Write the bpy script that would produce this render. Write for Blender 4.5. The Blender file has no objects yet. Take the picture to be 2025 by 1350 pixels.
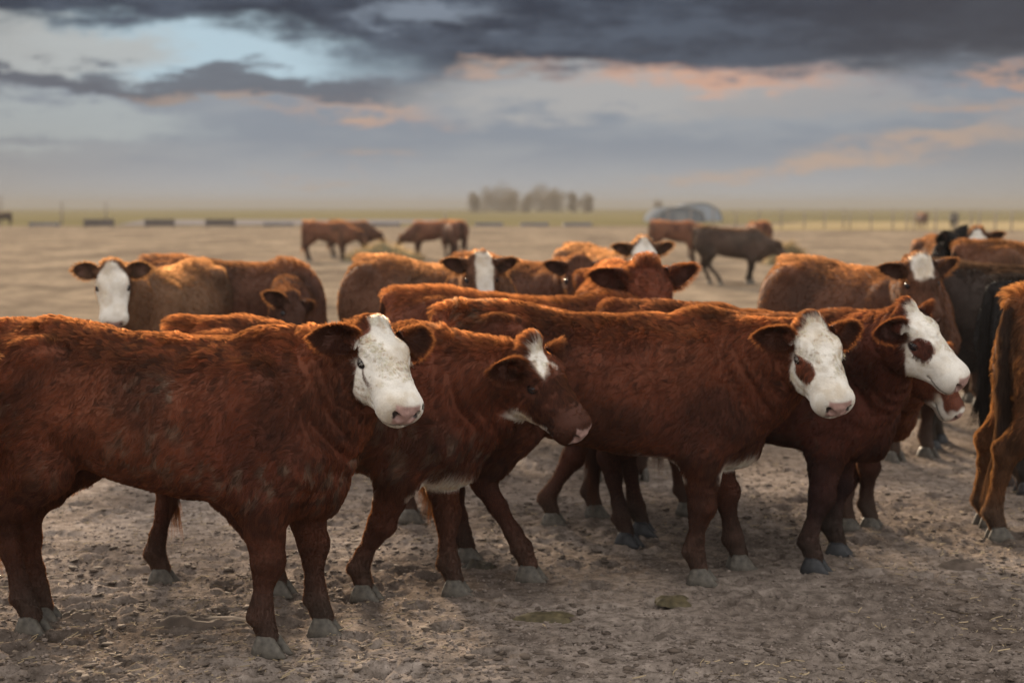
import bpy, bmesh, math, random
import numpy as np
from mathutils import Vector, Matrix

SC_ = bpy.context.scene
# ------------------------------------------------------------------ camera
CAM_H = 1.55
cam_data = bpy.data.cameras.new('camera'); cam = bpy.data.objects.new('camera', cam_data); SC_.collection.objects.link(cam)
cam.location = (0, 0, CAM_H); cam.rotation_euler = (math.radians(90 - 5.38), 0, 0)
cam_data.lens = 50; cam_data.sensor_width = 36; cam_data.clip_start = 0.1; cam_data.clip_end = 20000
cam_data.dof.use_dof = True; cam_data.dof.focus_distance = 4.95; cam_data.dof.aperture_fstop = 2.2
SC_.camera = cam

# ------------------------------------------------------------------ sky and sun
SUN_AZ, SUN_EL = -17.0, 19.0            # degrees, azimuth from straight ahead (+ to the east side of the frame)
w = bpy.data.worlds.new('World'); SC_.world = w; w.use_nodes = True
nt = w.node_tree; nt.nodes.clear()
def nd(t, **kw):
    n = nt.nodes.new(t)
    for k, v in kw.items(): setattr(n, k, v)
    return n
def lk(a, b): nt.links.new(a, b)
def val(x): return x
def M(op, a, b=None, c=None, clamp=False):
    n = nd('ShaderNodeMath', operation=op, use_clamp=clamp)
    for i, x in enumerate((a, b, c)):
        if x is None: continue
        if isinstance(x, (int, float)): n.inputs[i].default_value = x
        else: lk(x, n.inputs[i])
    return n.outputs[0]
def SS(x, e0, e1):
    n = nd('ShaderNodeMapRange', interpolation_type='SMOOTHSTEP'); lk(x, n.inputs[0])
    n.inputs[1].default_value = e0; n.inputs[2].default_value = e1
    if e0 > e1: n.inputs[1].default_value = e1; n.inputs[2].default_value = e0; n.inputs[3].default_value = 1; n.inputs[4].default_value = 0
    return n.outputs[0]
def MIX(fac, a, b):
    n = nd('ShaderNodeMix', data_type='RGBA')
    if isinstance(fac, (int, float)): n.inputs[0].default_value = fac
    else: lk(fac, n.inputs[0])
    for s, x in ((6, a), (7, b)):
        if isinstance(x, tuple): n.inputs[s].default_value = (*x, 1)
        else: lk(x, n.inputs[s])
    return n.outputs[2]
sky = nd('ShaderNodeTexSky', sky_type='NISHITA', sun_disc=False)
sky.sun_elevation = math.radians(SUN_EL); sky.sun_rotation = math.radians(SUN_AZ)
sky.dust_density = 3.0; sky.air_density = 1.0
sky_s = nd('ShaderNodeMix', data_type='RGBA', blend_type='MULTIPLY'); sky_s.inputs[0].default_value = 1
lk(sky.outputs[0], sky_s.inputs[6]); sky_s.inputs[7].default_value = (0.08, 0.08, 0.08, 1)
tc = nd('ShaderNodeTexCoord'); sep = nd('ShaderNodeSeparateXYZ'); lk(tc.outputs['Generated'], sep.inputs[0])
U = M('MULTIPLY', M('ARCTAN2', sep.outputs[0], sep.outputs[1]), 57.2958)      # azimuth, degrees
V = M('MULTIPLY', M('ARCSINE', sep.outputs[2]), 57.2958)                      # elevation, degrees
def cn(su, sv, detail, off, rough=0.55):
    """cloud noise stretched along the horizon"""
    c = nd('ShaderNodeCombineXYZ'); lk(M('MULTIPLY', U, su), c.inputs[0]); lk(M('MULTIPLY', V, sv), c.inputs[1]); c.inputs[2].default_value = off
    n = nd('ShaderNodeTexNoise', noise_dimensions='3D'); lk(c.outputs[0], n.inputs['Vector']); n.inputs['Scale'].default_value = 1
    n.inputs['Detail'].default_value = detail; n.inputs['Roughness'].default_value = rough
    return n.outputs[0]
n1 = cn(0.16, 0.75, 6, 3.1); n2 = cn(0.16, 0.75, 6, 11.7); n3 = cn(0.45, 1.9, 5, 5.5, 0.6); n4 = cn(0.05, 0.22, 4, 21.0); n5 = cn(0.55, 1.5, 7, 31.0, 0.66)
Uw = M('ADD', U, M('MULTIPLY', M('SUBTRACT', n1, 0.5), 6.5)); Vw = M('ADD', V, M('MULTIPLY', M('SUBTRACT', n2, 0.5), 2.6))
Vw = M('ADD', Vw, M('MULTIPLY', M('SUBTRACT', n3, 0.5), 1.7)); Vw = M('ADD', Vw, M('MULTIPLY', M('SUBTRACT', n5, 0.5), 1.3)); Uw = M('ADD', Uw, M('MULTIPLY', M('SUBTRACT', n5, 0.5), 4.0))
def blob(u0, v0, ru, rv, tilt=0.0, e0=0.25, e1=0.75):
    du = M('SUBTRACT', Uw, u0); dv = M('SUBTRACT', M('SUBTRACT', Vw, v0), M('MULTIPLY', du, tilt))
    r = M('ADD', M('POWER', M('DIVIDE', du, ru), 2), M('POWER', M('DIVIDE', dv, rv), 2))
    return SS(M('POWER', 2.718, M('MULTIPLY', r, -1)), e0, e1)
def px(x, y): return (x - 1012) / 49.0, (410 - y) / 49.0
# base: pale haze at the horizon, blue grey above, the dark bank, then a bright thin veil overhead and behind
low = MIX(SS(V, 0.0, 2.6), (0.44, 0.465, 0.50), (0.252, 0.290, 0.345))
mid = MIX(M('MULTIPLY', SS(n1, 0.42, 0.66), 0.55), low, (0.37, 0.395, 0.42))
edge = M('ADD', Vw, M('MULTIPLY', M('SUBTRACT', n1, 0.5), 3.2))
bank = SS(edge, 3.9, 6.3)
bank_c = MIX(SS(M('ADD', M('MULTIPLY', n2, 0.6), M('MULTIPLY', n5, 0.4)), 0.40, 0.62), (0.030, 0.041, 0.066), (0.082, 0.106, 0.148))
bank_c = MIX(M('MULTIPLY', SS(U, 4.0, 20.0), 0.8), bank_c, (0.050, 0.052, 0.066))
col = MIX(bank, mid, bank_c)
feat = [  # px x, px y, half width, half height (degrees), tilt, colour, strength, e0, e1
    (390, 125, 8.0, 1.25, -0.02, (0.49, 0.645, 0.735), 0.95, 0.12, 0.85),
    (110, 122, 5.0, 1.05, 0.0, (0.46, 0.47, 0.46), 0.85, 0.2, 0.8),
    (860, 30, 3.0, 0.6, 0.0, (0.26, 0.31, 0.38), 0.7, 0.2, 0.9),
    (130, 245, 6.0, 0.9, -0.06, (0.44, 0.49, 0.50), 0.8, 0.2, 0.8),
    (430, 175, 9.5, 0.62, -0.03, (0.13, 0.145, 0.18), 0.92, 0.2, 0.7),
    (120, 170, 6.0, 0.45, -0.10, (0.12, 0.135, 0.17), 0.92, 0.2, 0.7),
    (720, 218, 3.6, 0.50, -0.02, (0.58, 0.38, 0.28), 0.85, 0.15, 1.0),
    (430, 200, 4.2, 0.30, -0.05, (0.42, 0.32, 0.27), 0.7, 0.2, 0.9),
    (1250, 195, 9.0, 1.05, -0.005, (0.42, 0.42, 0.42), 0.95, 0.2, 0.75),
    (1600, 215, 6.0, 0.8, -0.02, (0.36, 0.36, 0.37), 0.8, 0.2, 0.8),
    (1390, 160, 6.6, 0.55, -0.035, (0.68, 0.385, 0.265), 0.85, 0.12, 1.1),
    (980, 145, 2.2, 0.4, 0.05, (0.56, 0.40, 0.32), 0.7, 0.2, 0.9),
    (1920, 170, 2.4, 0.32, 0.0, (0.55, 0.33, 0.24), 0.75, 0.2, 0.9),
    (1950, 225, 4.0, 0.5, 0.0, (0.50, 0.34, 0.26), 0.75, 0.2, 0.9),
    (1680, 315, 9.0, 0.62, 0.13, (0.53, 0.385, 0.30), 0.85, 0.2, 0.9),
    (660, 350, 2.8, 0.3, 0.0, (0.46, 0.37, 0.32), 0.6, 0.2, 0.9),
    (740, 305, 2.2, 0.3, 0.0, (0.46, 0.35, 0.29), 0.55, 0.2, 0.9),
]
for x, y, ru, rv, tilt, c, st, e0, e1 in feat:
    u0, v0 = px(x, y)
    bl = blob(u0, v0, ru, rv, tilt, e0, e1)
    if c[0] > c[2] * 1.25: bl = M('MULTIPLY', bl, SS(n5, 0.30, 0.58))       # sunlit wisps break up
    col = MIX(M('MULTIPLY', bl, st), col, c)
# dusty tan towards both sides, low down
dust = M('MULTIPLY', M('MULTIPLY', SS(M('ABSOLUTE', M('SUBTRACT', U, 0.0)), 10.0, 26.0), SS(V, 6.0, 0.0)), 0.55)
col = MIX(dust, col, (0.27, 0.235, 0.20))
# thin bright veil of cloud over the clear sky, overhead and all round behind
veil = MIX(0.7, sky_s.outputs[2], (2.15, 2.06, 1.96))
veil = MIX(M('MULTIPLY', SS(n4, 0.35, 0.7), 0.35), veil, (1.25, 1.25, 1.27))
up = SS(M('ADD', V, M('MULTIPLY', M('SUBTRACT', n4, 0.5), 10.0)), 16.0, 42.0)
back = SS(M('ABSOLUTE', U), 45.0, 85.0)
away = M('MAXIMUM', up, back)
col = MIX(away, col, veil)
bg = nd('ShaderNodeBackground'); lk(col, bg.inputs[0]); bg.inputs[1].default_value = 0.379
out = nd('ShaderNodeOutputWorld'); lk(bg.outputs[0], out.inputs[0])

sd = bpy.data.lights.new('sun', 'SUN'); sun = bpy.data.objects.new('sun', sd); SC_.collection.objects.link(sun)
sd.energy = 5.0; sd.angle = math.radians(16); sd.color = (1.0, 0.80, 0.58)
az, el = math.radians(SUN_AZ), math.radians(SUN_EL)
to_sun = Vector((math.sin(az) * math.cos(el), math.cos(az) * math.cos(el), math.sin(el)))
sun.rotation_euler = to_sun.to_track_quat('Z', 'Y').to_euler()

SC_.view_settings.view_transform = 'Standard'; SC_.view_settings.look = 'None'
SC_.view_settings.exposure = 1.4; SC_.view_settings.gamma = 1.0; SC_.view_settings.use_curve_mapping = False
SC_.render.engine = 'CYCLES'
SC_.cycles.max_bounces = 8; SC_.cycles.diffuse_bounces = 3; SC_.cycles.glossy_bounces = 3; SC_.cycles.transmission_bounces = 6; SC_.cycles.transparent_max_bounces = 6
SC_.cycles.volume_bounces = 1; SC_.cycles.sample_clamp_indirect = 6.0
SC_.cycles_curves.shape = 'RIBBONS'; SC_.cycles_curves.subdivisions = 2

# ------------------------------------------------------------------ materials
MAT = {}
def newmat(name):
    m = bpy.data.materials.new(name); m.use_nodes = True; MAT[name] = m
    return m, m.node_tree.nodes, m.node_tree.links, m.node_tree.nodes['Principled BSDF']
def mat_hide():
    m, N, Lk, b = newmat('hide')
    at = N.new('ShaderNodeAttribute'); at.attribute_name = 'coat'
    no = N.new('ShaderNodeTexNoise'); no.inputs['Scale'].default_value = 130; no.inputs['Detail'].default_value = 3
    tcn = N.new('ShaderNodeTexCoord'); Lk.new(tcn.outputs['Object'], no.inputs['Vector'])
    mx = N.new('ShaderNodeMix'); mx.data_type = 'RGBA'; mx.blend_type = 'MULTIPLY'; mx.inputs[0].default_value = 0.30
    Lk.new(at.outputs['Color'], mx.inputs[6]); Lk.new(no.outputs[0], mx.inputs[7]); Lk.new(mx.outputs[2], b.inputs['Base Color'])
    mr = N.new('ShaderNodeMapRange'); mr.inputs[3].default_value = 0.85; mr.inputs[4].default_value = 0.33
    Lk.new(at.outputs['Alpha'], mr.inputs[0]); Lk.new(mr.outputs[0], b.inputs['Roughness'])
    b.inputs['Specular IOR Level'].default_value = 0.3
    bp = N.new('ShaderNodeBump'); bp.inputs['Strength'].default_value = 0.35; bp.inputs['Distance'].default_value = 0.004
    Lk.new(no.outputs[0], bp.inputs['Height']); Lk.new(bp.outputs[0], b.inputs['Normal'])
def mat_hair():
    m, N, Lk, b = newmat('hair'); N.remove(b)
    at = N.new('ShaderNodeAttribute'); at.attribute_name = 'coat'
    di = N.new('ShaderNodeBsdfDiffuse'); tr = N.new('ShaderNodeBsdfTranslucent'); gl = N.new('ShaderNodeBsdfHair')
    gl.component = 'Reflection'; gl.inputs['Color'].default_value = (0.5, 0.45, 0.42, 1); gl.inputs['RoughnessU'].default_value = 0.35; gl.inputs['RoughnessV'].default_value = 0.6
    gm = N.new('ShaderNodeAttribute'); gm.attribute_name = 'glow'
    Lk.new(at.outputs['Color'], di.inputs[0]); Lk.new(gm.outputs['Color'], tr.inputs[0])
    tt = N.new('ShaderNodeBsdfHair'); tt.component = 'Transmission'; tt.inputs['RoughnessU'].default_value = 0.32; tt.inputs['RoughnessV'].default_value = 0.6
    Lk.new(gm.outputs['Color'], tt.inputs['Color'])
    a = N.new('ShaderNodeMixShader'); a.inputs[0].default_value = 0.25; Lk.new(di.outputs[0], a.inputs[1]); Lk.new(tr.outputs[0], a.inputs[2])
    a2 = N.new('ShaderNodeMixShader'); a2.inputs[0].default_value = 0.42; Lk.new(a.outputs[0], a2.inputs[1]); Lk.new(tt.outputs[0], a2.inputs[2])
    c = N.new('ShaderNodeMixShader'); c.inputs[0].default_value = 0.03; Lk.new(a2.outputs[0], c.inputs[1]); Lk.new(gl.outputs[0], c.inputs[2])
    Lk.new(c.outputs[0], N['Material Output'].inputs[0])
def mat_simple(name, col, rough=0.8, var=0.3, scale=20.0, bump=0.0, spec=0.3):
    m, N, Lk, b = newmat(name)
    no = N.new('ShaderNodeTexNoise'); no.inputs['Scale'].default_value = scale; no.inputs['Detail'].default_value = 5
    tcn = N.new('ShaderNodeTexCoord'); Lk.new(tcn.outputs['Object'], no.inputs['Vector'])
    cr = N.new('ShaderNodeValToRGB'); c = np.array(col)
    cr.color_ramp.elements[0].position = 0.3; cr.color_ramp.elements[1].position = 0.7
    cr.color_ramp.elements[0].color = (*(c * (1 - var)), 1); cr.color_ramp.elements[1].color = (*np.minimum(c * (1 + var), 0.9), 1)
    Lk.new(no.outputs[0], cr.inputs[0]); Lk.new(cr.outputs[0], b.inputs['Base Color']); b.inputs['Roughness'].default_value = rough; b.inputs['Specular IOR Level'].default_value = spec
    if bump:
        bp = N.new('ShaderNodeBump'); bp.inputs['Strength'].default_value = 0.6; bp.inputs['Distance'].default_value = bump
        Lk.new(no.outputs[0], bp.inputs['Height']); Lk.new(bp.outputs[0], b.inputs['Normal'])
mat_hide(); mat_hair()
mat_simple('horn', (0.080, 0.070, 0.057), 0.6, 0.45, 45, 0.002)
mat_simple('dark_horn', (0.022, 0.022, 0.024), 0.5, 0.4, 45, 0.002)
mat_simple('eye', (0.012, 0.009, 0.010), 0.16, 0.2, 20, spec=0.35)
# ------------------------------------------------------------------ numeric helpers
RNG = np.random.default_rng(7)

def hash3(i, j, k, seed):
    h = (i.astype(np.int64) * 374761393 + j.astype(np.int64) * 668265263 + k.astype(np.int64) * 2147483647 + seed * 1274126177) & 0xFFFFFFFF
    h = ((h ^ (h >> 13)) * 1274126177) & 0xFFFFFFFF
    h = ((h ^ (h >> 16)) * 2246822519) & 0xFFFFFFFF
    return ((h ^ (h >> 15)) & 0xFFFFFF).astype(np.float32) / np.float32(0xFFFFFF)

def vnoise(p, seed=0):
    """smooth lattice noise in 0..1 at the points p (n x 3)"""
    f = np.floor(p); i = f.astype(np.int64); t = (p - f).astype(np.float32); t = t * t * (3 - 2 * t)
    out = 0
    for a in (0, 1):
        wa = t[:, 0] if a else 1 - t[:, 0]
        for b in (0, 1):
            wb = t[:, 1] if b else 1 - t[:, 1]
            for c in (0, 1):
                wc = t[:, 2] if c else 1 - t[:, 2]
                out = out + wa * wb * wc * hash3(i[:, 0] + a, i[:, 1] + b, i[:, 2] + c, seed)
    return out

def fbm(p, seed=0, octaves=3, gain=0.5):
    s, a, n = 0, 1.0, 0
    for o in range(octaves):
        s = s + a * vnoise(p * (2.03 ** o), seed + o * 17); n += a; a *= gain
    return s / n

def vnoise3(p, seed=0):
    return np.stack([vnoise(p, seed + 101 * q) for q in range(3)], 1) - 0.5

def unit(v):
    v = np.asarray(v, dtype=np.float64)
    return v / np.maximum(np.linalg.norm(v, axis=-1, keepdims=True), 1e-9)

def sstep(a, b, x):
    t = np.clip((x - a) / (b - a), 0, 1); return t * t * (3 - 2 * t)

def pchip(xs, ys, x):
    """monotone cubic through the stations"""
    xs = np.asarray(xs, float); ys = np.asarray(ys, float)
    h = np.diff(xs); dl = np.diff(ys) / h
    m = np.zeros(len(xs)); m[0], m[-1] = dl[0], dl[-1]
    for i in range(1, len(xs) - 1):
        if dl[i - 1] * dl[i] > 0:
            w1 = 2 * h[i] + h[i - 1]; w2 = h[i] + 2 * h[i - 1]
            m[i] = (w1 + w2) / (w1 / dl[i - 1] + w2 / dl[i])
    i = np.clip(np.searchsorted(xs, x) - 1, 0, len(xs) - 2)
    t = np.clip((x - xs[i]) / h[i], 0, 1); t2 = t * t; t3 = t2 * t
    return (2*t3-3*t2+1)*ys[i] + (t3-2*t2+t)*h[i]*m[i] + (-2*t3+3*t2)*ys[i+1] + (t3-t2)*h[i]*m[i+1]

class Field:
    """a smooth union of shapes on a rectilinear grid, turned into one closed skin"""
    def __init__(s, xs, ys, zs):
        s.ax = [np.asarray(a, np.float32) for a in (xs, ys, zs)]
        s.F = np.full([len(a) for a in s.ax], 0.25, np.float32)
    def put(s, lo, hi, fn, k, cut=False):
        m = k + 0.03
        sl = []
        for a, l, h in zip(s.ax, lo, hi):
            i0 = max(0, int(np.searchsorted(a, l - m)) - 1); i1 = min(len(a), int(np.searchsorted(a, h + m)) + 1)
            if i1 - i0 < 2: return
            sl.append(slice(i0, i1))
        X = s.ax[0][sl[0]][:, None, None]; Y = s.ax[1][sl[1]][None, :, None]; Z = s.ax[2][sl[2]][None, None, :]
        d = fn(X, Y, Z).astype(np.float32); A = s.F[tuple(sl)]
        if cut:
            d = -d; h = np.clip(0.5 - 0.5 * (d - A) / k, 0, 1); s.F[tuple(sl)] = d + (A - d) * h + k * h * (1 - h)
        else:
            h = np.clip(0.5 + 0.5 * (d - A) / k, 0, 1); s.F[tuple(sl)] = d + (A - d) * h - k * h * (1 - h)
    def cone(s, a, b, ra, rb, k=0.05, flat=None, cut=False):
        a = np.asarray(a, float); b = np.asarray(b, float); r = max(ra, rb)
        n = None
        if flat is not None:
            n, f = unit(flat[0]), flat[1]
        def fn(X, Y, Z):
            q = [X - a[0], Y - a[1], Z - a[2]]; v = b - a
            if n is not None:
                qn = q[0] * n[0] + q[1] * n[1] + q[2] * n[2]; vn = float(v @ n)
                q = [q[i] + qn * n[i] * (f - 1) for i in range(3)]; v = v + n * vn * (f - 1)
            t = np.clip((q[0] * v[0] + q[1] * v[1] + q[2] * v[2]) / max(float(v @ v), 1e-9), 0, 1)
            return np.sqrt((q[0]-t*v[0])**2 + (q[1]-t*v[1])**2 + (q[2]-t*v[2])**2) - (ra + (rb - ra) * t)
        s.put(np.minimum(a, b) - r, np.maximum(a, b) + r, fn, k, cut)
    def chain(s, pts, rad, k=0.04, flat=None):
        for i in range(len(pts) - 1): s.cone(pts[i], pts[i + 1], rad[i], rad[i + 1], k, flat)
    def ball(s, c, rad, frame=None, k=0.05, cut=False):
        c = np.asarray(c, float); rad = np.asarray(rad, float)
        R = np.eye(3) if frame is None else np.asarray(frame, float)      # rows: axes
        def fn(X, Y, Z):
            q = (X - c[0], Y - c[1], Z - c[2]); e = 0
            for i in range(3): e = e + ((q[0]*R[i,0] + q[1]*R[i,1] + q[2]*R[i,2]) / rad[i]) ** 2
            return (np.sqrt(e) - 1) * float(rad.min())
        m = float(rad.max()) if frame is not None else rad
        s.put(c - m, c + m, fn, k, cut)
    def loft(s, origin, frame, st, k, n=2.3, keel=0.0):
        """stations (along, top, bottom, half width) swept along frame[0]; frame[1] is sideways, frame[2] up"""
        st = np.asarray(st, float); o = np.asarray(origin, float); R = np.asarray(frame, float)
        def fn(X, Y, Z):
            q = (X - o[0], Y - o[1], Z - o[2])
            a, b, c = [q[0]*R[i,0] + q[1]*R[i,1] + q[2]*R[i,2] for i in range(3)]
            sh = np.broadcast_shapes(a.shape, b.shape, c.shape)
            if a.size < np.prod(sh): tp, bt, w = [pchip(st[:,0], st[:,i], a) for i in (1,2,3)]
            else:
                tab = np.linspace(st[0,0], st[-1,0], 400)
                tp, bt, w = [np.interp(a, tab, pchip(st[:,0], st[:,i], tab)) for i in (1,2,3)]
            ctr = (tp + bt) * 0.5; h = np.maximum((tp - bt) * 0.5, 0.004); w = np.maximum(w, 0.004)
            v = (c - ctr) / h
            w = w * (1 - keel * v)
            r = (np.abs(b / w) ** n + np.abs(v) ** n) ** (1.0 / n)
            d = (r - 1) * np.minimum(w, h)
            end = np.maximum(st[0,0] - a, a - st[-1,0])
            return np.maximum(d, end)
        cor = []
        W = st[:,3].max() * (1 + abs(keel))
        for a in (st[0,0], st[-1,0]):
            for b in (-W, W):
                for c in (st[:,2].min(), st[:,1].max()): cor.append(o + R[0]*a + R[1]*b + R[2]*c)
        cor = np.array(cor); s.put(cor.min(0), cor.max(0), fn, k)
    def skin(s):
        F = s.F; I = F < 0; nx, ny, nz = F.shape
        c = np.zeros((nx-1, ny-1, nz-1), np.int8)
        for a in (0,1):
            for b in (0,1):
                for d in (0,1): c += I[a:nx-1+a, b:ny-1+b, d:nz-1+d]
        act = np.argwhere((c > 0) & (c < 8))
        idx = np.full(c.shape, -1, np.int32); idx[tuple(act.T)] = np.arange(len(act))
        P = np.zeros((len(act), 3)); N = np.zeros(len(act))
        offs = [(a,b,d) for a in (0,1) for b in (0,1) for d in (0,1)]
        co = lambda g: np.stack([s.ax[i][g[:, i]] for i in range(3)], 1)
        for o in offs:
            for axis in range(3):
                if o[axis]: continue
                g0 = act + np.array(o); g1 = g0.copy(); g1[:, axis] += 1
                f0 = F[tuple(g0.T)]; f1 = F[tuple(g1.T)]
                m = (f0 < 0) != (f1 < 0)
                t = (f0 / np.where(m, f0 - f1, 1))[:, None]
                P += np.where(m[:, None], co(g0) * (1 - t) + co(g1) * t, 0); N += m
        P /= N[:, None]
        quads = []
        for axis in range(3):
            u, v = [(1,2),(2,0),(0,1)][axis]
            s0 = [slice(None)]*3; s1 = [slice(None)]*3
            s0[axis] = slice(0,-1); s1[axis] = slice(1,None)
            A, B = I[tuple(s0)], I[tuple(s1)]
            e = np.argwhere(A != B)
            e = e[(e[:,u] > 0) & (e[:,v] > 0) & (e[:,u] < F.shape[u]-1) & (e[:,v] < F.shape[v]-1)]
            flip = ~A[tuple(e.T)]
            def cell(du, dv):
                g = e.copy(); g[:,u] -= du; g[:,v] -= dv; return idx[tuple(g.T)]
            q = np.stack([cell(1,1), cell(0,1), cell(0,0), cell(1,0)], 1)
            q[flip] = q[flip][:, ::-1]; quads.append(q)
        return P, np.concatenate(quads)

def grid_axis(lo, hi, fine_lo, fine_hi, coarse, fine):
    """even spacing, tighter across [fine_lo, fine_hi]"""
    a = [lo]
    while a[-1] < hi:
        x = a[-1]
        d = max(fine_lo - x, x - fine_hi, 0.0)
        a.append(x + min(coarse, fine + 0.35 * d))
    return np.array(a)

def point_normals(P, Q):
    n = np.cross(P[Q[:,2]] - P[Q[:,0]], P[Q[:,3]] - P[Q[:,1]])
    out = np.zeros_like(P)
    for i in range(4):
        for ax in range(3): out[:,ax] += np.bincount(Q[:,i], n[:,ax], len(P))
    return unit(out), n

# ------------------------------------------------------------------ object helpers
COL = bpy.context.scene.collection
def link(name, data, parent=None, mat=None):
    o = bpy.data.objects.new(name, data); COL.objects.link(o)
    if parent is not None: o.parent = parent
    if mat is not None: data.materials.append(mat)
    return o
def tag(o, label=None, cat=None, group=None, kind=None):
    for k, v in (('label', label), ('category', cat), ('group', group), ('kind', kind)):
        if v: o[k] = v
    return o
def empty(name, loc=(0,0,0), rz=0.0, scale=1.0):
    o = bpy.data.objects.new(name, None); COL.objects.link(o); o.location = loc; o.rotation_euler = (0,0,rz)
    o.scale = (scale,)*3; o.empty_display_size = 0.2
    return o
def mesh_np(name, P, faces, smooth=True):
    """vertices n x 3 and faces m x 3/4 (numpy) or a list of tuples"""
    me = bpy.data.meshes.new(name)
    if isinstance(faces, np.ndarray):
        k = faces.shape[1]
        me.vertices.add(len(P)); me.vertices.foreach_set('co', np.asarray(P, np.float32).ravel())
        me.loops.add(faces.size); me.loops.foreach_set('vertex_index', faces.astype(np.int32).ravel())
        me.polygons.add(len(faces)); me.polygons.foreach_set('loop_start', np.arange(0, faces.size, k, dtype=np.int32))
        me.update(calc_edges=True)
    else:
        me.from_pydata([tuple(p) for p in P], [], [tuple(f) for f in faces]); me.update()
    if smooth: me.polygons.foreach_set('use_smooth', np.ones(len(me.polygons), bool))
    me.validate()
    return me
def color_attr(me, rgb, name='coat', wet=None):
    at = me.attributes.new(name, 'FLOAT_COLOR', 'POINT')
    c = np.ones((len(rgb), 4), np.float32); c[:,:3] = rgb
    if wet is not None: c[:,3] = wet
    at.data.foreach_set('color', c.ravel())
def strands(name, P, parent, mat, radius, color):
    """P: n x m x 3 points of n strands; radius n x m; color n x 3"""
    n, m = P.shape[:2]
    cu = bpy.data.hair_curves.new(name); cu.add_curves([m] * n)
    cu.points.foreach_set('position', P.astype(np.float32).ravel())
    ra = cu.attributes.get('radius') or cu.attributes.new('radius', 'FLOAT', 'POINT')
    ra.data.foreach_set('value', np.broadcast_to(radius, (n, m)).astype(np.float32).ravel())
    at = cu.attributes.new('coat', 'FLOAT_COLOR', 'CURVE')
    c = np.ones((n, 4), np.float32); c[:,:3] = color
    at.data.foreach_set('color', c.ravel())
    g_ = cu.attributes.new('glow', 'FLOAT_COLOR', 'CURVE')          # light passing through a hair keeps its hue
    sat = 1 - c[:,:3].min(1) / np.maximum(c[:,:3].max(1), 1e-4)
    R_ = np.maximum(c[:,0], 1e-4); warm = np.stack([R_ * 2.9, R_ * 2.9 * (0.27 + 0.45 * c[:,1] / R_), R_ * 2.9 * (0.07 + 0.45 * c[:,2] / R_)], 1)
    c[:,:3] = np.clip(warm * sat[:,None] + c[:,:3] * 1.35 * (1 - sat[:,None]), 0, 0.85)
    g_.data.foreach_set('color', c.ravel())
    return link(name, cu, parent, mat)
# ------------------------------------------------------------------ cattle
TORSO = [(-0.765,0.97,0.80,0.05),(-0.745,1.065,0.72,0.13),(-0.70,1.118,0.66,0.190),(-0.60,1.150,0.65,0.232),(-0.47,1.155,0.645,0.254),(-0.32,1.132,0.615,0.260),
         (-0.12,1.108,0.565,0.280),(0.08,1.098,0.535,0.286),(0.25,1.100,0.52,0.272),(0.40,1.112,0.51,0.238),(0.51,1.10,0.52,0.200),
         (0.59,1.03,0.565,0.150),(0.645,0.93,0.61,0.09),(0.665,0.86,0.68,0.03)]
HEAD = [(-0.045,-0.055,-0.10,0.035),(-0.025,-0.018,-0.135,0.068),(0.01,0.006,-0.180,0.093),(0.06,0.020,-0.222,0.108),(0.12,0.022,-0.246,0.113),(0.17,0.014,-0.244,0.106),
        (0.23,0.000,-0.222,0.099),(0.29,-0.012,-0.198,0.092),(0.34,-0.018,-0.182,0.090),(0.385,-0.024,-0.172,0.090),(0.420,-0.032,-0.164,0.083),(0.440,-0.048,-0.150,0.066),(0.450,-0.075,-0.12,0.03)]
L = lambda a, b, t: np.asarray(a, float) * (1 - t) + np.asarray(b, float) * t

EAR_CACHE = {}
def ear_mesh(ns=14, nt=10):
    """a cupped leaf, 1 unit long along +x, hollow towards -y, edges along z; returns points, quads, rim-ness, inner flag, normals"""
    if ns in EAR_CACHE: return EAR_CACHE[ns]
    S = np.linspace(0, 1, ns); T = np.linspace(-1, 1, nt)
    def sheet(off):
        g = []
        for s in S:
            w = 0.34 * (np.sin(np.pi * min(1, 0.16 + 0.84 * s ** 0.85)) ** 0.48) + 0.010
            w *= 1.0
            roll = 1.9 * (1 - s) ** 1.5 + 0.75
            for t in T:
                th = t * roll
                R = w / max(np.sin(min(roll, np.pi / 2)), 0.3)
                y = -R * (1 - np.cos(th)) * 0.8 + 0.05 * s * s
                z = R * np.sin(th) if roll < np.pi / 2 else w * np.sin(th)
                edge = 1 - t * t
                g.append((s, y + off * edge, z))
        return np.array(g)
    back, front = sheet(0.045), sheet(-0.03)
    P = np.concatenate([back, front]); n = ns * nt; F = []
    for i in range(ns - 1):
        for j in range(nt - 1):
            a = i * nt + j; b = a + 1; c = a + nt + 1; d = a + nt
            F.append((a, b, c, d)); F.append((n + d, n + c, n + b, n + a))
    rim = np.tile(np.maximum(np.abs(np.tile(T, ns)) ** 3, np.repeat(S, nt) ** 5), 2)
    inner = np.concatenate([np.zeros(n), np.ones(n)])
    EAR_CACHE[ns] = (P, np.array(F), rim, inner)
    return EAR_CACHE[ns]

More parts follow.
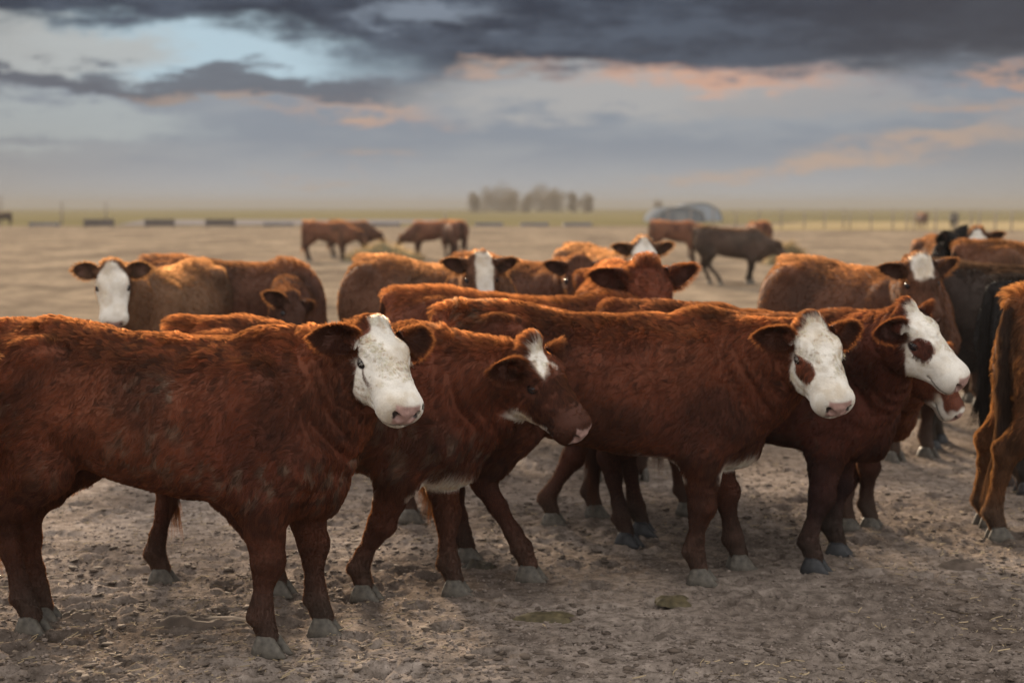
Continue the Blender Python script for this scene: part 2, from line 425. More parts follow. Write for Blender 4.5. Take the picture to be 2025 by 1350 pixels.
def claw_points():
    """one claw of a cloven hoof, toe along +x, inner wall at y=0"""
    rings = []
    for z, back, front, wid in ((0.0,-0.062,0.066,0.046),(0.004,-0.064,0.068,0.048),(0.03,-0.058,0.046,0.047),(0.055,-0.048,0.028,0.043),(0.072,-0.04,0.012,0.036)):
        r = []
        for k in range(14):
            th = 2 * np.pi * k / 14
            cx, cy = np.cos(th), np.sin(th)
            x = (front if cx > 0 else -back) * np.sign(cx) * abs(cx) ** 0.85
            y = wid * (0.5 + 0.5 * np.sign(cy) * abs(cy) ** 0.8)
            if cx > 0: y = y * (1 - 0.35 * cx) + 0.004 * cx
            r.append((x, y + 0.0055, z))
        rings.append(r)
    return np.array(rings)
HOOF = []
def hoof_mesh():
    if HOOF: return HOOF[0]
    R = claw_points(); V = []; F = []
    for sgn in (1, -1):
        b = len(V)
        for r in R:
            for p in r: V.append((p[0], p[1] * sgn, p[2]))
        m = R.shape[1]
        for i in range(len(R) - 1):
            for j in range(m):
                q = (b+i*m+j, b+i*m+(j+1)%m, b+(i+1)*m+(j+1)%m, b+(i+1)*m+j)
                F.append(q if sgn > 0 else q[::-1])
        F.append(tuple(range(b, b+m))[::-sgn] if sgn > 0 else tuple(range(b, b+m)))
        t = tuple(range(b+(len(R)-1)*m, b+len(R)*m)); F.append(t if sgn > 0 else t[::-1])
    HOOF.append(mesh_np('hoof', V, F)); return HOOF[0]

EYE = []
def eye_mesh():
    if EYE: return EYE[0]
    bm = bmesh.new(); bmesh.ops.create_uvsphere(bm, u_segments=20, v_segments=14, radius=0.0215)
    me = bpy.data.meshes.new('eye'); bm.to_mesh(me); bm.free()
    me.polygons.foreach_set('use_smooth', np.ones(len(me.polygons), bool)); EYE.append(me); return me

def make_cow(label, loc, yaw, scale=1.0, poll=None, face=None, face_up=None, ears=(None, None), ear_len=0.140, feet=None, coat=(0.15,0.042,0.018), pattern=None,
             res=0.013, head_res=0.006, hair=60000, hair_len=1.0, cam_side=None, hoof_mat='horn', mud=0.0, seed=1, group=None, tail=None, tuft=1.0, belly_white=0.0,
             body_fn=None, hs=0.82, hair_rad=1.0, leg_dark=0.50, depth=1.0):
    """a calf or cow at loc (x, y on the ground), heading yaw degrees. poll (world), face = direction from poll to muzzle (world), face_up = forehead normal (world)."""
    ry = math.radians(yaw); cy, sy = math.cos(ry), math.sin(ry)
    Rw = np.array([[cy,-sy,0],[sy,cy,0],[0,0,1]])
    to_local = lambda p: (Rw.T @ (np.asarray(p, float) - np.array([loc[0], loc[1], 0]))) / scale
    root = empty('cow', (loc[0], loc[1], 0), ry, scale)
    tag(root, label, 'cow', group)
    poll = np.array([0.82, 0, 1.16]) if poll is None else to_local(poll)
    f = unit(Rw.T @ np.asarray(face, float)) if face is not None else unit([0.75, 0, -0.66])
    u = Rw.T @ np.asarray(face_up, float) if face_up is not None else np.array([0.5, 0, 0.8])
    u = unit(u - f * (u @ f)); l = np.cross(u, f); HF = np.array([f, l, u])
    HL = 0.92
    H = lambda a, b, c: poll + (f * a * HL + l * b + u * c) * hs
    # ---- legs
    ft = dict(fl=(0.44,0.135), fr=(0.44,-0.135), hl=(-0.58,0.125), hr=(-0.58,-0.125))
    lift = dict(fl=0, fr=0, hl=0, hr=0)
    for k_, v in (feet or {}).items():
        p = to_local((v[0], v[1], 0)); ft[k_] = (p[0], p[1])
        if len(v) > 2: lift[k_] = v[2]
    pts_all = [H(0.47,0,-0.1), H(-0.08,0,0), H(0.1,0.13,0), H(0.1,-0.13,0), H(0.1,0,-0.24)]
    lo = np.minimum(np.min(pts_all, 0) - 0.04, [-0.82,-0.40,-0.02]); hi = np.maximum(np.max(pts_all, 0) + 0.04, [0.74,0.40,1.20])
    for x, y in ft.values(): lo[:2] = np.minimum(lo[:2], [x-0.12, y-0.1]); hi[:2] = np.maximum(hi[:2], [x+0.12, y+0.1])
    hb = np.array([H(a, b, c) for a in (-0.05, 0.45) for b in (-0.12, 0.12) for c in (-0.21, 0.03)])
    ax = [grid_axis(lo[i], hi[i], hb[:,i].min(), hb[:,i].max(), res, head_res) for i in range(3)]
    fd = Field(*ax)
    T = np.array(TORSO)
    if depth != 1.0: T[:,2] = T[:,1] - (T[:,1] - T[:,2]) * depth
    fd.loft((0,0,0), np.eye(3), T, 0.05, n=2.25, keel=0.10)
    Y = (0,1,0)
    legs = {}
    for s, nm in ((1,'l'),(-1,'r')):
        # haunch and hind leg
        x, y = ft['h'+nm]; z0 = lift['h'+nm]; dx = x + 0.58
        hip = (-0.55,0.13*s,0.90); stifle = (-0.465+0.20*dx,0.172*s,0.655); hock = np.array([-0.672+0.55*dx, 0.6*y+0.06*s, 0.415+z0*0.5]); fet = np.array([x-0.035, y, 0.135+z0])
        past = np.array([x-0.005, y, 0.06+z0])
        fd.cone(hip, stifle, 0.170, 0.105, 0.055, (Y,1.35)); fd.ball((-0.60,0.135*s,0.86), (0.15,0.115,0.20), k=0.06)
        ham = L(hip, hock, 0.45) + np.array([-0.075,0.01*s,0])
        fd.cone(stifle, L(stifle,hock,0.62), 0.104, 0.060, 0.07, (Y,1.3)); fd.cone((-0.655,0.125*s,0.80), L(stifle,hock,0.66)+np.array([-0.03,0,0.02]), 0.10, 0.05, 0.07, (Y,1.15))
        fd.chain([L(stifle,hock,0.62), hock, L(hock,fet,0.35), L(hock,fet,0.78), fet, past], [0.056,0.050,0.036,0.032,0.040,0.038], 0.025)
        fd.cone(L(hock, L(stifle,hock,0.6), 0.0)+np.array([-0.028,0,0.035]), L(stifle,hock,0.5)+np.array([-0.06,0,0.02]), 0.030, 0.034, 0.04)
        legs['h'+nm] = (hock, fet, past)
        fd.ball(fet+np.array([-0.038,0,-0.012]), (0.012,0.026,0.014), k=0.012)
        # shoulder and fore leg
        x, y = ft['f'+nm]; z0 = lift['f'+nm]; dx = x - 0.44
        blade = (0.36,0.165*s,0.93); pt = (0.50,0.155*s,0.70); elbow = np.array([0.40+0.25*dx,0.155*s,0.55]); knee = L(elbow,(x-0.03,y,0.135+z0),0.52)+np.array([0.016,0,0]); fet = np.array([x-0.03, y, 0.135+z0]); past = np.array([x-0.002, y, 0.06+z0])
        fd.cone(blade, pt, 0.12, 0.112, 0.055, (Y,1.45)); fd.cone(pt, elbow, 0.110, 0.095, 0.05, (Y,1.25)); fd.ball((0.31,0.17*s,0.64),(0.11,0.065,0.10),k=0.06)
        fd.chain([elbow, L(elbow,knee,0.55), knee, L(knee,fet,0.3), L(knee,fet,0.75), fet, past], [0.098,0.066,0.053,0.037,0.032,0.041,0.038], 0.025)
        legs['f'+nm] = (knee, fet, past)
        fd.ball(fet+np.array([-0.038,0,-0.012]), (0.012,0.026,0.014), k=0.012)
        fd.ball(knee+np.array([0.012,0,0.0]), (0.051,0.052,0.058), k=0.02)
        fd.ball((-0.29,0.295*s,0.97), (0.11,0.055,0.085), k=0.06, cut=True); fd.ball((0.19,0.325*s,0.76), (0.045,0.05,0.20), k=0.05, cut=True); fd.ball((-0.24,0.30*s,0.64), (0.07,0.06,0.10), k=0.06, cut=True)
        # hooks
        fd.ball((-0.46,0.200*s,1.075), (0.075,0.045,0.045), k=0.07)
    fd.ball((-0.71,0,1.105), (0.07,0.055,0.045), k=0.06)                       # tail head
    # ---- neck: crest, core, throat
    base_c, base_m, base_t = np.array([0.36,0,1.04]), np.array([0.46,0,0.87]), np.array([0.525,0,0.68])
    nk_c, nk_m, nk_t = H(0.012,0,-0.082), H(0.045,0,-0.125), H(0.10,0,-0.175)
    ax_n = nk_m - base_m; side = unit(np.cross(unit(ax_n), unit((base_c - base_t) + (nk_c - nk_t))))
    mid = lambda a, b, lf: L(a, b, 0.5) + np.array([0,0,lf])
    fd.chain([base_c, mid(base_c, nk_c, -0.028), nk_c], [0.082,0.070,0.056], 0.08, (side,1.05))
    fd.chain([base_m, mid(base_m, nk_m, 0.0), nk_m], [0.180,0.135,0.088], 0.08, (side,1.12))
    fd.chain([base_t, mid(base_t, nk_t, -0.01), nk_t], [0.118,0.092,0.066], 0.09, (side,1.25))
    fd.cone((0.55,0,0.545), mid(base_t, nk_t, -0.085), 0.05, 0.03, 0.06, (side,1.7))      # dewlap
    fd.ball((0.50,0,0.56), (0.11,0.10,0.08), k=0.08)                          # brisket
    # ---- head
    fd.loft(poll, HF, np.array(HEAD) * hs * np.array([HL,1,1,1]), 0.03, n=2.5, keel=0.0)
    hr_ = lambda *r: tuple(x * hs for x in r)
    fd.ball(H(0.385,0,-0.095), hr_(0.060,0.094,0.064), HF, 0.03)              # muzzle
    fd.ball(H(0.432,0,-0.092), hr_(0.026,0.050,0.044), HF, 0.012)             # nose pad
    fd.ball(H(0.385,0,-0.158), hr_(0.052,0.054,0.024), HF, 0.010)             # lower lip
    fd.ball(H(-0.022,0,-0.002), hr_(0.042,0.055,0.042), HF, 0.04)               # poll
    for s in (1,-1):
        fd.ball(H(0.13,0.070*s,-0.160), hr_(0.080,0.040,0.075), HF, 0.04)     # cheek
        fd.ball(H(0.105,0.086*s,-0.020), hr_(0.042,0.026,0.026), HF, 0.025)   # brow
        fd.ball(H(0.150,0.126*s,-0.061), hr_(0.030,0.036,0.0205), HF, 0.007, cut=True)
        if head_res < 0.008: fd.cone(H(0.128,0.108*s,-0.036), H(0.172,0.102*s,-0.044), 0.011*hs, 0.007*hs, 0.010)   # upper lid
        fd.cone(H(0.20,0.066*s,-0.085), H(0.31,0.058*s,-0.080), 0.026*hs, 0.024*hs, 0.03)      # cheek bone
        fd.cone(H(0.01,0.08*s,-0.06), H(0.0,0.118*s,-0.06), 0.036*hs, 0.026*hs, 0.03)          # ear base
        fd.cone(H(0.462,0.028*s,-0.098), H(0.428,0.056*s,-0.074), 0.0135*hs, 0.012*hs, 0.007, cut=True)    # nostril
        fd.cone(H(0.462,0.0,-0.146), H(0.30,0.092*s,-0.136), 0.004, 0.004, 0.008, cut=True)    # mouth
    if body_fn: body_fn(fd, H)
    P, Q = fd.skin()
    keep = P[:,2] > -0.5
    N, fn = point_normals(P, Q)
    if head_res < 0.008:
        ha_, hb0, hc0 = (P - poll) @ f / (hs * HL), (P - poll) @ l / hs, (P - poll) @ u / hs
        hd = sstep(-0.07, 0.0, ha_) * (np.abs(hb0) < 0.15) * (hc0 > -0.27)
        nkm = sstep(0.38, 0.52, P[:,0]) * (1 - hd) * sstep(0.55, 0.7, P[:,2])
        tr_ = (1 - hd) * sstep(0.52, 0.62, P[:,2]) * sstep(0.42, 0.30, P[:,0])
        ph = (P - base_m) @ unit(ax_n); wv = np.sin(ph * 85 + 5 * vnoise(P * 7, seed)) * sstep(0.4, 0.7, vnoise(P * 5, seed + 2))
        ribs = np.sin(P[:,0] * 62 + 9 * (P[:,2] - 0.8)) * sstep(-0.35, -0.2, P[:,0]) * sstep(0.25, 0.15, P[:,0]) * sstep(1.0, 0.9, P[:,2]) * sstep(0.6, 0.7, P[:,2])
        disp = nkm * 0.007 * wv + tr_ * (0.0028 * ribs + 0.020 * (fbm(P * 6, seed + 4, 2) - 0.5)) + 0.006 * hd * (fbm(P * 34, seed + 9, 2) - 0.5) * (ha_ < 0.36)
        disp = disp + 0.010 * sstep(0.56, 0.5, P[:,2]) * (fbm(P * 14, seed + 3, 2) - 0.5)
        P = P + N * disp[:,None]; N, fn = point_normals(P, Q)
    # ---- colours
    nz = lambda p, s_, sd: vnoise(p * s_, sd + seed * 31)
    coat = np.array(coat)
    def head_uvw(p): return (p - poll) @ f / (hs * HL), (p - poll) @ l / hs, (p - poll) @ u / hs
    def in_head(p):
        a, b, c = head_uvw(p)
        return sstep(-0.07, -0.02, a) * sstep(0.155, 0.13, np.abs(b)) * sstep(-0.29, -0.25, c + 0.12 * np.minimum(a - 0.1, 0)) * sstep(0.50, 0.47, a)
    def colour(p, jitter=0.0):
        n1 = nz(p, 3.0, 3); n2 = fbm(p * 9, 5 + seed, 3)
        c = coat[None] * (0.72 + 0.36 * n1 + 0.42 * n2)[:,None]
        c = c * (1 + (n1 - 0.5)[:,None] * np.array([0.05, 0.30, 0.35]))
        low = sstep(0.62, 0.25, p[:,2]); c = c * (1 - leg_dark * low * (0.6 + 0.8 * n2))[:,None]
        if jitter: c = c * (1 + jitter * (RNG.random((len(p),1)) - 0.5))
        grime = sstep(0.42, 0.70, fbm(p * 4.2 + 3, seed + 15, 3)); c = c * (1 - 0.42 * grime)[:,None]
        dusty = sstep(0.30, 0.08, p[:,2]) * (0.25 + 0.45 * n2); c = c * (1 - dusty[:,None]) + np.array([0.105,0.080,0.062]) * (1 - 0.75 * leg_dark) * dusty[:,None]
        # coat paler along the top of the back
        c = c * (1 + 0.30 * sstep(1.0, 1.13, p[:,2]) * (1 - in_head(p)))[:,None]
        a, b, cc = head_uvw(p); ih = in_head(p)
        cc = cc + 0.02
        q = p + 0.030 * vnoise3(p * 24, seed)
        a2, b2, c2 = head_uvw(q)
        white = np.zeros(len(p))
        if pattern: white, c = pattern(a2, b2, c2 , ih, c, p)
        if belly_white: 
            bw = sstep(0.56, 0.50, q[:,2]) * sstep(-0.35, -0.15, p[:,0]) * belly_white * sstep(0.43, 0.45, p[:,2])* sstep(0.21,0.16,np.abs(p[:,1]))
            white = np.maximum(white, bw)
        wc = np.array([0.70,0.655,0.585]) * (0.84 + 0.26 * nz(p, 26, 9))[:,None]
        stain = sstep(0.45, 0.72, nz(p, 11, 12)) * 0.55 + 0.35 * sstep(0.5, 0.7, nz(p, 40, 13))
        wc = wc * (1 - stain[:,None] * np.array([0.26,0.33,0.42]))
        c = c * (1 - white[:,None]) + wc * white[:,None]
        # dark rims of the eyes, muzzle pad
        for s in (1,-1):
            de = np.sqrt((a - 0.148)**2 + ((b - 0.108*s) * 0.8)**2 + ((cc - 0.02 + 0.060) * 1.5)**2)
            k_ = sstep(0.036, 0.026, de) * (ih > 0.3); c = c * (1 - k_[:,None]) + np.array([0.10,0.045,0.035]) * k_[:,None]
        # mud on the flanks
        if mud:
            wp_ = p + 0.03 * vnoise3(p * 30, seed + 6)
            m = sstep(0.54, 0.66, fbm(wp_ * np.array([38,38,16.0]) + 3, seed + 40, 2)) * sstep(0.60, 0.74, vnoise(p * 3.4 + 9, seed + 77)) * mud * (1 - ih) * sstep(0.45, 0.6, p[:,2])
            c = c * (1 - m[:,None]) + np.array([0.15,0.118,0.085]) * (0.7 + 0.6 * n2)[:,None] * m[:,None]
        return np.clip(c, 0.004, 0.9), white
    def pad(p):
        a, b, c = head_uvw(p); ih = in_head(p)
        m = sstep(0.408, 0.420, a) * sstep(0.062, 0.052, np.abs(b) + 0.25 * np.maximum(-0.10 - c, 0)) * sstep(-0.142, -0.132, c) * sstep(-0.036, -0.046, c) * (ih > 0.3)
        return m
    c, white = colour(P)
    pink = np.array([0.36,0.225,0.195]) if (pattern is None or not getattr(pattern, 'dark_nose', False)) else np.array([0.25,0.15,0.13])
    pm = pad(P)
    c = c * (1 - pm[:,None]) + pink * (0.75 + 0.5 * nz(P, 60, 2))[:,None] * pm[:,None]
    ha, hb_, hc = head_uvw(P)
    nost = np.zeros(len(P))
    for s in (1,-1):
        d = np.sqrt(((ha - 0.442)/0.030)**2 + ((np.abs(hb_) - 0.043 + 0.5*(hc+0.086))/0.017)**2 + ((hc + 0.086)/0.019)**2)
        nost = np.maximum(nost, sstep(1.0, 0.7, d))
    c = c * (1 - nost[:,None] * 0.9)
    lip = sstep(0.008, 0.003, np.abs(hc + 0.143 - 0.06*(0.44-ha))) * (ha > 0.30) * (in_head(P) > 0.3)
    c = c * (1 - 0.7 * lip[:,None])
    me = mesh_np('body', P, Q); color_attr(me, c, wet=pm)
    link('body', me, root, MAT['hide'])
    # ---- eyes
    for s in (1,-1):
        e = link('eye', eye_mesh(), root); e.location = H(0.151, (0.0985 if head_res < 0.008 else 0.0995)*s, -0.060); e.scale = (hs*1.12,)*3
        if not eye_mesh().materials: eye_mesh().materials.append(MAT['eye'])
    # ---- hooves
    for nm, (_, fet, past) in legs.items():
        me_h = hoof_mesh()
        o = link('hoof', me_h, root)
        if not me_h.materials: me_h.materials.append(MAT['horn'])
        o.location = (past[0] + 0.012, past[1], max(past[2] - 0.071, -0.010)); o.scale = (1.08, 1.04, 1.06)
        o.rotation_euler = (0, 0, (0.12 if nm[1] == 'l' else -0.12))
        if hoof_mat != 'horn': o.material_slots[0].link = 'OBJECT'; o.material_slots[0].material = MAT[hoof_mat]
    # ---- ears
    EP, EF, rim, inner = ear_mesh()
    SP, SR, SC = [], [], []
    for s, ov in ((1, ears[0]), (-1, ears[1])):
        # axis, hollow direction in head frame (f, l*side, u)
        axd, hol = ov if ov else ((-0.03, 0.97, 0.02), (0.66, 0.22, 0.50))
        ex = unit(f * axd[0] + l * s * axd[1] + u * axd[2]); ho = f * hol[0] + l * s * hol[1] + u * hol[2]
        ho = unit(ho - ex * (ho @ ex)); ez = np.cross(ex, -ho)
        base = H(0.005, 0.105*s, -0.055)
        V = base + ear_len * (EP[:,0:1] * ex + EP[:,1:2] * -ho + EP[:,2:3] * ez * 0.98)
        eFq = EF if np.linalg.det(np.array([ex, -ho, ez])) > 0 else EF[:, ::-1]
        cc = coat[None] * (0.55 + 0.5 * nz(V, 14, 21))[:,None] * np.where(inner > 0, 0.65, 1.0)[:,None]
        cin = np.array([0.20,0.10,0.08]); k_ = (inner * sstep(0.45, 0.1, rim) * sstep(0.35, 0.7, EP[:,0]))[:,None] * 0.35
        cc = cc * (1 - k_) + cin * k_
        me_e = mesh_np('ear', V, eFq); color_attr(me_e, cc, wet=np.zeros(len(V)))
        link('ear', me_e, root, MAT['hide'])
        if hair:
            En, efn = point_normals(V, eFq)
            ne = max(300, int(hair * 0.030))
            ar = np.linalg.norm(efn, axis=1) * (0.35 + 2.8 * rim[EF].mean(1)); pick = RNG.choice(len(EF), ne, p=ar / ar.sum())
            w = RNG.dirichlet((1,1,1,1), ne); tri = eFq[pick]
            r0 = (V[tri] * w[:,:,None]).sum(1); n0 = unit((En[tri] * w[:,:,None]).sum(1)); rm = (rim[tri] * w).sum(1); inn = (inner[tri] * w).sum(1)
            outw = unit(r0 - (base + ear_len * 0.45 * ex)); outw = outw - n0 * (outw * n0).sum(1)[:,None] * 0.6
            d = unit(outw * (0.5 + rm)[:,None] + n0 * (0.35 - 0.1 * inn)[:,None] + ex * 0.5 + 0.5 * vnoise3(r0 * 40, seed) + 0.35 * (RNG.random((ne,3)) - 0.5))
            ln = (0.012 + 0.014 * rm + 0.014 * inn * (1 - rm)) * hair_len * (0.6 + 0.8 * RNG.random(ne))
            t = np.array([0, 0.4, 0.75, 1.0])
            bend = 0.5 * (RNG.random((ne,3)) - 0.5) + np.array([0,0,-0.25])
            SP.append(r0[:,None] + d[:,None] * (ln[:,None] * t)[:,:,None] + bend[:,None] * (ln[:,None] * t**2)[:,:,None] * 0.6)
            SC.append(coat[None] * (np.where(inn > 0.5, 0.55, 1.0) * (0.6 + 0.7 * RNG.random(ne)))[:,None] * (1 + 0.4 * rm[:,None]))
            SR.append(np.full(ne, 0.00045))
    if hair > 50000:
        for s in (1,-1):
            nl = 14; tt_ = RNG.random(nl)
            r0 = np.array([H(0.128 + 0.044*q, (0.112 - 0.006*q)*s, -0.041 - 0.006*q) for q in tt_])
            d = unit(l[None] * s * 0.8 + f[None] * (tt_ - 0.3)[:,None] * 0.8 + u[None] * 0.10 + 0.25 * (RNG.random((nl,3)) - 0.5)); ln = 0.020 * (0.6 + 0.6 * RNG.random(nl)); t = np.array([0,0.4,0.75,1.0])
            SP.append(r0[:,None] + d[:,None] * (ln[:,None] * t)[:,:,None] + (-u)[None,None] * (ln[:,None] * t**2)[:,:,None] * 0.35)
            SC.append(colour(r0 + l * s * 0.0 + u * 0.03)[0]); SR.append(np.full(nl, 0.0005))
    # ---- tail
    tl = tail if tail is not None else {}
    if tl is not False:
        sway = tl.get('sway', 0.0); n = 12; pts = []
        for i in range(n):
            t = i / (n - 1)
            pts.append((-0.728 - 0.042 * math.sin(min(t * 3.0, 1.0) * math.pi / 2) - 0.01 * t, sway * t * t, 1.125 - 0.03 * t - 0.66 * max(0, t - 0.06)))
        pts = np.array(pts); V = []; F = []
        for i, p in enumerate(pts):
            r = 0.024 * (1 - i / n) + 0.011
            for j in range(10):
                th = 2 * math.pi * j / 10; V.append((p[0] + r * math.cos(th), p[1] + r * math.sin(th), p[2]))
        for i in range(n - 1):
            for j in range(10): F.append((i*10+j, i*10+(j+1)%10, (i+1)*10+(j+1)%10, (i+1)*10+j))
        F.append(tuple(range(10))[::-1]); F.append(tuple(range((n-1)*10, n*10)))
        me_t = mesh_np('tail', V, F); tc = np.array(tl.get('color', coat * 0.55))
        color_attr(me_t, np.tile(tc * 0.8, (len(V),1)), wet=np.zeros(len(V)))
        link('tail', me_t, root, MAT['hide'])
        if hair:
            nt = int(hair * 0.05 * tl.get('thick', 1)) + 150
            t0 = RNG.random(nt) ** 0.75; i0 = t0 * (n - 1); c0 = np.stack([np.interp(i0, np.arange(n), pts[:,q]) for q in range(3)], 1)
            th = RNG.random(nt) * 2 * np.pi; rr = 0.024 * (1 - t0) + 0.011
            n0 = np.stack([np.cos(th), np.sin(th), np.zeros(nt)], 1); r0 = c0 + n0 * rr[:,None]
            ln = (0.045 + 0.16 * t0 ** 3) * (0.6 + 0.7 * RNG.random(nt))
            d = unit(n0 * (0.35 * (1 - 0.6 * t0))[:,None] + np.array([0,0,-1.0]) + 0.35 * vnoise3(r0 * 25, seed))
            t = np.array([0, 0.35, 0.7, 1.0])
            SP.append(r0[:,None] + d[:,None] * (ln[:,None] * t)[:,:,None] + (np.array([0,0,-0.3]) + 0.5 * vnoise3(r0 * 30, seed + 3))[:,None] * (ln[:,None] * t**2)[:,:,None])
            SC.append(tc[None] * (0.5 + 0.8 * RNG.random((nt,1)))); SR.append(np.full(nt, 0.0006))
    # ---- coat
    if hair:
        a, b, cc = head_uvw(P); ih = in_head(P)
        camdir = unit(Rw.T @ (np.array([0,0,1.5]) - np.array([loc[0], loc[1], 0.8])))
        face_c = P[Q].mean(1); fa = np.linalg.norm(fn, axis=1); fnn = fn / np.maximum(fa, 1e-12)[:,None]
        vis = 0.18 + 0.82 * sstep(-0.45, -0.1, fnn @ camdir)
        padq = pm[Q].max(1); ihq = ih[Q].mean(1)
        wgt = fa * vis * (1 - sstep(0.0, 0.3, padq)) * (1 + 3.4 * ihq) * (1 + 1.6 * sstep(0.45, 0.9, fnn[:,2])) * (1 + 1.3 * sstep(0.6, 0.5, face_c[:,2])) * sstep(0.045, 0.075, face_c[:,2])
        for s in (1,-1):
            wgt = wgt * sstep(0.024, 0.031, np.linalg.norm(face_c - H(0.150, 0.108*s, -0.060), axis=1))
        pick = RNG.choice(len(Q), hair, p=wgt / wgt.sum())
        w = RNG.dirichlet((1,1,1,1), hair); q4 = Q[pick]
        r0 = (P[q4] * w[:,:,None]).sum(1); n0 = unit((N[q4] * w[:,:,None]).sum(1))
        a, b, cc = head_uvw(r0); ih = in_head(r0)
        # combing: back and down on the trunk, down on the legs, towards the muzzle on the face
        leg = sstep(0.56, 0.44, r0[:,2]) * (1 - ih)
        comb = np.array([-0.75,0,-0.55])[None] * (1 - leg)[:,None] + np.array([-0.1,0,-1.0])[None] * leg[:,None]
        neck = sstep(0.45, 0.62, r0[:,0]) * (1 - ih); comb = comb + neck[:,None] * np.array([0.1,0,-0.6])
        whorl = H(0.15, 0, 0.02)
        away = unit((r0 - whorl) - n0 * ((r0 - whorl) * n0).sum(1)[:,None])
        down = f * 1.0 - u * 0.3
        hc_ = away * 0.9 + np.where(a > 0.16, 1.0, -0.35)[:,None] * down[None] * 0.6
        comb = comb * (1 - ih)[:,None] + hc_ * ih[:,None]
        top = sstep(0.55, 0.9, n0[:,2]) * (1 - ih) * sstep(0.8, 1.0, r0[:,2])
        crest = top * sstep(0.12, 0.03, np.abs(r0[:,1]))
        pollm = ih * sstep(0.04, -0.02, a) * sstep(0.1, 0.06, np.abs(b)) * sstep(-0.09, -0.04, cc)
        wob = vnoise3(r0 * 13, seed + 60); wob2 = vnoise3(r0 * 45, seed + 90)
        comb = comb + (1.5 * wob + 1.2 * wob2) * (0.60 + 0.35 * (1 - ih))[:,None] + 0.25 * (RNG.random((hair,3)) - 0.5)
        comb = unit(comb - n0 * (comb * n0).sum(1)[:,None])
        liftv = 0.24 - 0.05 * ih + 0.50 * top + 0.45 * crest + 0.22 * pollm * tuft + 0.10 * leg + 0.25 * (vnoise(r0 * 22, seed + 5) - 0.5)
        ln = 0.025 + 0.010 * top + 0.014 * crest - 0.013 * leg - 0.006 * ih + 0.009 * pollm * tuft
        ln = ln + 0.014 * sstep(0.60, 0.50, r0[:,2]) * sstep(0.42, 0.47, r0[:,2]) * (1 - ih) * sstep(0.3, -0.2, n0[:,2])
        ln = ln * (0.55 + 0.5 * RNG.random(hair) + 0.5 * vnoise(r0 * 17, seed + 8)) * hair_len
        _, wh0 = colour(r0); ln = ln * (1 - 0.4 * wh0)
        ln = np.where(ih > 0.5, ln * (1 - 0.45 * sstep(0.25, 0.36, a)), ln)
        d0 = unit(n0 * liftv[:,None] * 1.5 + comb * (1 - 0.6 * liftv)[:,None]); d1 = unit(n0 * (liftv * 0.45)[:,None] + comb + np.array([0,0,-0.18]))
        # locks
        cs = np.where(ih > 0.5, 0.014, np.where(vnoise(r0 * 9, seed + 31) > 0.5, 0.024, 0.017)); wp = (r0 + 0.045 * vnoise3(r0 * 24, 4)) / cs[:,None]
        key = np.floor(wp).astype(np.int64); key = key - key.min(0); key = (key[:,0] * 4096 + key[:,1]) * 4096 + key[:,2] + np.round(cs * 1000).astype(np.int64) * 4096**3
        _, inv = np.unique(key, return_inverse=True); cnt = np.bincount(inv)
        cen = np.stack([np.bincount(inv, (r0 + (d0 + d1) * 0.5 * ln[:,None])[:,q]) / cnt for q in range(3)], 1)[inv]
        t = np.array([0.0, 0.34, 0.68, 1.0]); pts = np.zeros((hair, 4, 3))
        pts[:,0] = r0 - n0 * 0.002
        pts[:,1] = pts[:,0] + d0 * (ln * 0.34)[:,None]
        pts[:,2] = pts[:,1] + unit(d0 + d1) * (ln * 0.34)[:,None]
        pts[:,3] = pts[:,2] + d1 * (ln * 0.32)[:,None]
        tip = cen - pts[:,3]; pull = (0.50 + 0.3 * RNG.random(hair)) * (1 - 0.50 * leg) * (1 - 0.50 * ih)
        pts[:,3] += tip * pull[:,None]; pts[:,2] += tip * (pull * 0.4)[:,None]
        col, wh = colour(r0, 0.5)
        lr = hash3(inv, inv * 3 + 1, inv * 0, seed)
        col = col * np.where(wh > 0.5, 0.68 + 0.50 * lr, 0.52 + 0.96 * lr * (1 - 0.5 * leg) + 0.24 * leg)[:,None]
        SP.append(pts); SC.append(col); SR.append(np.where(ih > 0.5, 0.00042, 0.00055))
        pts = np.concatenate(SP); col = np.concatenate(SC); rad = np.concatenate(SR)
        rad = rad[:,None] * np.array([1.0, 0.95, 0.7, 0.25])[None] * hair_rad
        strands('coat', pts, root, MAT['hair'], rad, col)
    return root
# ------------------------------------------------------------------ ground
PITCH = math.radians(5.38); FPX = 2025 * 50 / 36
def at(px_, py_, depth):
    """world point seen at a pixel of the 2025 x 1350 photograph, depth metres ahead"""
    dx, dy = (px_ - 1012.5) / FPX, (675 - py_) / FPX
    d = np.array([dx, math.cos(PITCH) + dy * math.sin(PITCH), -math.sin(PITCH) + dy * math.cos(PITCH)])
    return np.array([0, 0, CAM_H]) + d * depth / d[1]
def on_ground(px_, py_):
    dx, dy = (px_ - 1012.5) / FPX, (675 - py_) / FPX
    d = np.array([dx, math.cos(PITCH) + dy * math.sin(PITCH), -math.sin(PITCH) + dy * math.cos(PITCH)])
    return d[:2] * (CAM_H / -d[2])

